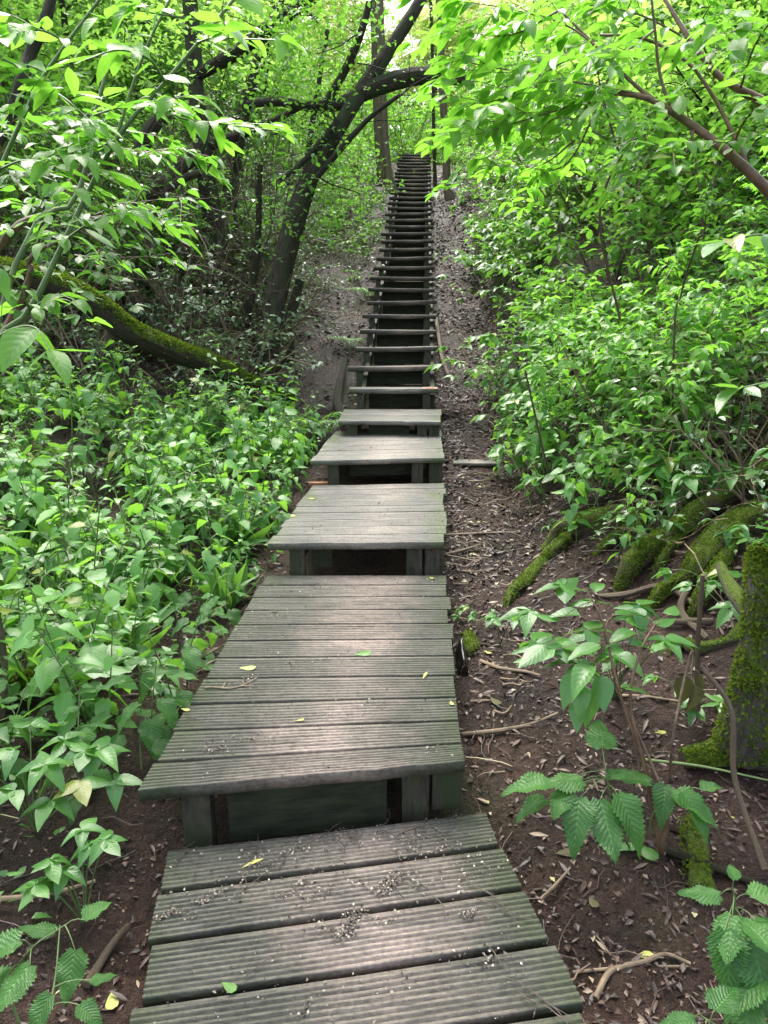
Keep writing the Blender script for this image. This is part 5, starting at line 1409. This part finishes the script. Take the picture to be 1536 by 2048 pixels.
lay(850, 1352, .18, .06, 160, 'narrow curled yellow leaf near the right edge of the longest deck', kind='lance')
lay(371, 1421, .18, .035, 80, 'small bright yellow leaf at the left edge of the longest deck')
lay(903, 1408, .18, .03, 10, 'tiny yellow leaf at the right edge of the longest deck')
lay(600, 1442, .18, .03, 100, 'tiny grey-green leaf toward the front of the longest deck')
lay(585, 1032, .355, .05, 30, 'pale round leaf at the left edge of the third deck')
lay(622, 998, .355, .05, 70, 'pair of yellow flecks at the left rear of the third deck')
lay(505, 1728, 0, .07, 120, 'curved yellow stalk on the rear plank of the lowest deck', kind='lance')
for px, py, s, az, lab in [(1250, 1840, .06, 80, 'holed pale leaf'), (1330, 1838, .055, 120, 'round pale leaf'), (1110, 1895, .05, 60, 'yellow leaf scrap'), (1290, 1920, .05, 100, 'yellow broken leaf'), (1475, 1650, .06, 20, 'pale narrow leaf'),
                           (1490, 1730, .06, 20, 'yellow oval leaf'), (1255, 1700, .09, 110, 'large limp green leaf'), (1290, 1710, .09, 40, 'upturned green leaf'), (1135, 1712, .08, 90, 'half-rotten green leaf'), (1185, 1812, .05, 10, 'grey curled leaf'),
                           (970, 1610, .04, 30, 'small pale leaf'), (975, 1310, .05, 40, 'yellow leaf'), (990, 1408, .07, 30, 'reddish dry leaf'), (930, 1760 + 40, .03, 0, 'tiny pale leaf'), (1000, 880, .05, 10, 'pale dry leaf'), (1320, 1471, .05, 100, 'cream oval leaf'),
                           (245, 1925, .06, 100, 'dark green fallen leaf'), (240, 1965, .07, 60, 'pale round fallen leaf'), (225, 2010, .06, 20, 'yellow-green fallen leaf')]:
    near = 'left of the lowest deck' if px < 400 else ('on the soil under the sprawling nettle' if 1600 < py < 1770 else ('on the soil at the lower right' if py >= 1770 else 'on the bare path right of the longest deck'))
    lay(px, py, None, s, az, '%s lying %s' % (lab, near), 'dead_leaf' if 'dry' in lab or 'rotten' in lab or 'grey' in lab else ('herb' if 'green' in lab and 'yellow' not in lab else 'fallen'))

# blossom debris on the decks: clusters of pale bits and black twigs
def debris():
    g = Geo(); lv = Leaves()
    cl = [(390, 1700, .12, 40), (500, 1740, .10, 70), (560, 1715, .12, 80), (690, 1690, .12, 60), (760, 1650, .09, 50), (840, 1680, .12, 70), (900, 1640, .08, 30), (930, 1750, .07, 50),
          (420, 1795, .05, 60), (345, 1830, .03, 30), (640, 1790, .08, 40), (780, 1770, .05, 260), (700, 1850, .05, 300), (330, 1832, .03, 60), (880, 1700, .09, 70), (590, 1780, .06, 60), (940, 1830, .025, 60), (980, 1920, .05, 40), (620, 2010, .05, 30), (820, 1690, .1, 40),
          (450, 1980, .2, 30), (800, 1960, .25, 40)]
    def put(c, z, sd, n, szs):
        th_ = U(-.6, .6); e1 = rng.laplace(0, sd * .75, n); e2 = rng.laplace(0, sd * .28, n) + .6 * sd * np.sin(e1 / sd * 2)
        P = c + np.stack([e1 * math.cos(th_) - e2 * math.sin(th_), e1 * math.sin(th_) * .8 + e2 * math.cos(th_), np.full(n, .005)], 1)
        dk = decks[{0: 1, 18: 2, 36: 3, 53: 4}[int(round(c[2] * 100 + .01))]]; Lq, Rq = dk[0], dk[1]
        quad = [Lq[0], Rq[0], Rq[-1], Lq[-1]]; ok = np.ones(n, bool)     # only what lies on the boards stays
        for a_, b_ in zip(quad, quad[1:] + quad[:1]):
            ok &= ((b_[0] - a_[0]) * (P[:, 1] - a_[1]) - (b_[1] - a_[1]) * (P[:, 0] - a_[0])) < -.012
        P = P[ok]; n = len(P)
        if not n: return
        az = rng.uniform(0, 6.28, n); A = np.stack([np.cos(az), np.sin(az), rng.normal(0, .5, n)], 1)
        N = rng.normal(0, .6, (n, 3)) + [0, 0, 1]
        lv.arr(P, A, N, rng.uniform(*szs, n), 'blob')
    for px, py, sd, n in cl: put(on_z(px, py, 0.0), 0, sd * .8, int(n * 1.3), (.004, .012))
    for k in range(70):
        px, py = U(320, 1080), U(1700, 2040); put(on_z(px, py, 0), 0, .02, 3, (.003, .009))
    for px, py, sd, n in [(430, 1500, .03, 50), (500, 1480, .05, 30), (560, 1230, .1, 40), (640, 1320, .15, 50), (450, 1280, .06, 40), (700, 1420, .2, 60), (860, 1500, .05, 12), (490, 1360, .05, 40), (620, 1180, .12, 40), (800, 1160, .12, 40), (560, 1560, .1, 20)]:
        put(on_z(px, py, .18), 0, sd, n, (.005, .013))
    for k in range(50):
        py = U(1160, 1560); px = U(np.interp(py, [1150, 1585], [545, 300]), 895); put(on_z(px, py, .18), 0, .03, 3, (.004, .010))
    for k in range(60):
        py = U(975, 1080); px = U(np.interp(py, [970, 1087], [640, 560]), 880); put(on_z(px, py, .355), 0, .04, 2, (.005, .014))
    for k in range(36):
        py = U(866, 915); px = U(660, 876); put(on_z(px, py, .53), 0, .04, 2, (.006, .016))
    g2 = Geo(); lv.to(g2)
    tag(link('blossom_debris', g2.mesh('blossom_debris', M['blossom'])), kind='stuff')
debris()
def deck_twig(px, py, z, L, az, label, group='dark blossom twigs scattered on the lowest deck', mat='twig_dark', r=.0017):
    p = on_z(px, py, z); g = Geo(); a = R(az)
    pts = [np.zeros(3)]
    for k in range(6):
        a += U(-.5, .5); pts.append(pts[-1] + np.array([math.cos(a), math.sin(a), 0]) * L / 6 + [0, 0, U(-.002, .004)])
    P = smooth_path(pts, 14); tube(g, P, [r, r * .6], 5, cap=False)
    for k in (4, 8):
        b = a + random.choice([-1, 1]) * U(.5, 1.1); q = P[k]
        tube(g, [q, q + np.array([math.cos(b), math.sin(b), .08]) * L * U(.15, .3)], [r * .7, r * .4], 4, cap=False)
    o = link('dark_twig', g.mesh('twig', M[mat])); o.location = (p[0], p[1], z + .007); tag(o, label, 'twig', group)
for px, py, L, az in [(350, 1740, .12, 80), (385, 1770, .14, 100), (500, 1720, .10, 70), (470, 1800, .16, 85), (410, 1855, .12, 70), (690, 1710, .12, 95), (720, 1700, .1, 100), (560, 1745, .09, 110), (760, 1655, .12, 20), (640, 1680, .1, 30),
                      (850, 1660, .1, 200), (930, 1760, .18, -50), (950, 1800, .16, -40), (860, 1790, .1, -40), (810, 1800, .07, 140), (1010, 1960, .2, -45), (1040, 1990, .15, -60), (490, 1960, .12, 60), (980, 1900, .1, -60), (600, 1700, .12, 15), (815, 1690, .1, 160), (700, 1760, .08, 40)]:
    deck_twig(px, py, 0, L, az, 'thin black twig among the pale blossom bits on the lowest deck')
deck_twig(410, 1378, .18, .22, 25, 'brown twig sticking in over the left edge of the longest deck', None, 'twig', .004)
for px, py in [(393, 1440), (545, 1170), (810, 1445), (640, 1170), (450, 1510)]:
    deck_twig(px, py, .18, .1, U(0, 360), 'thin dark twig lying across the planks of the longest deck', 'thin dark twigs on the longest deck')
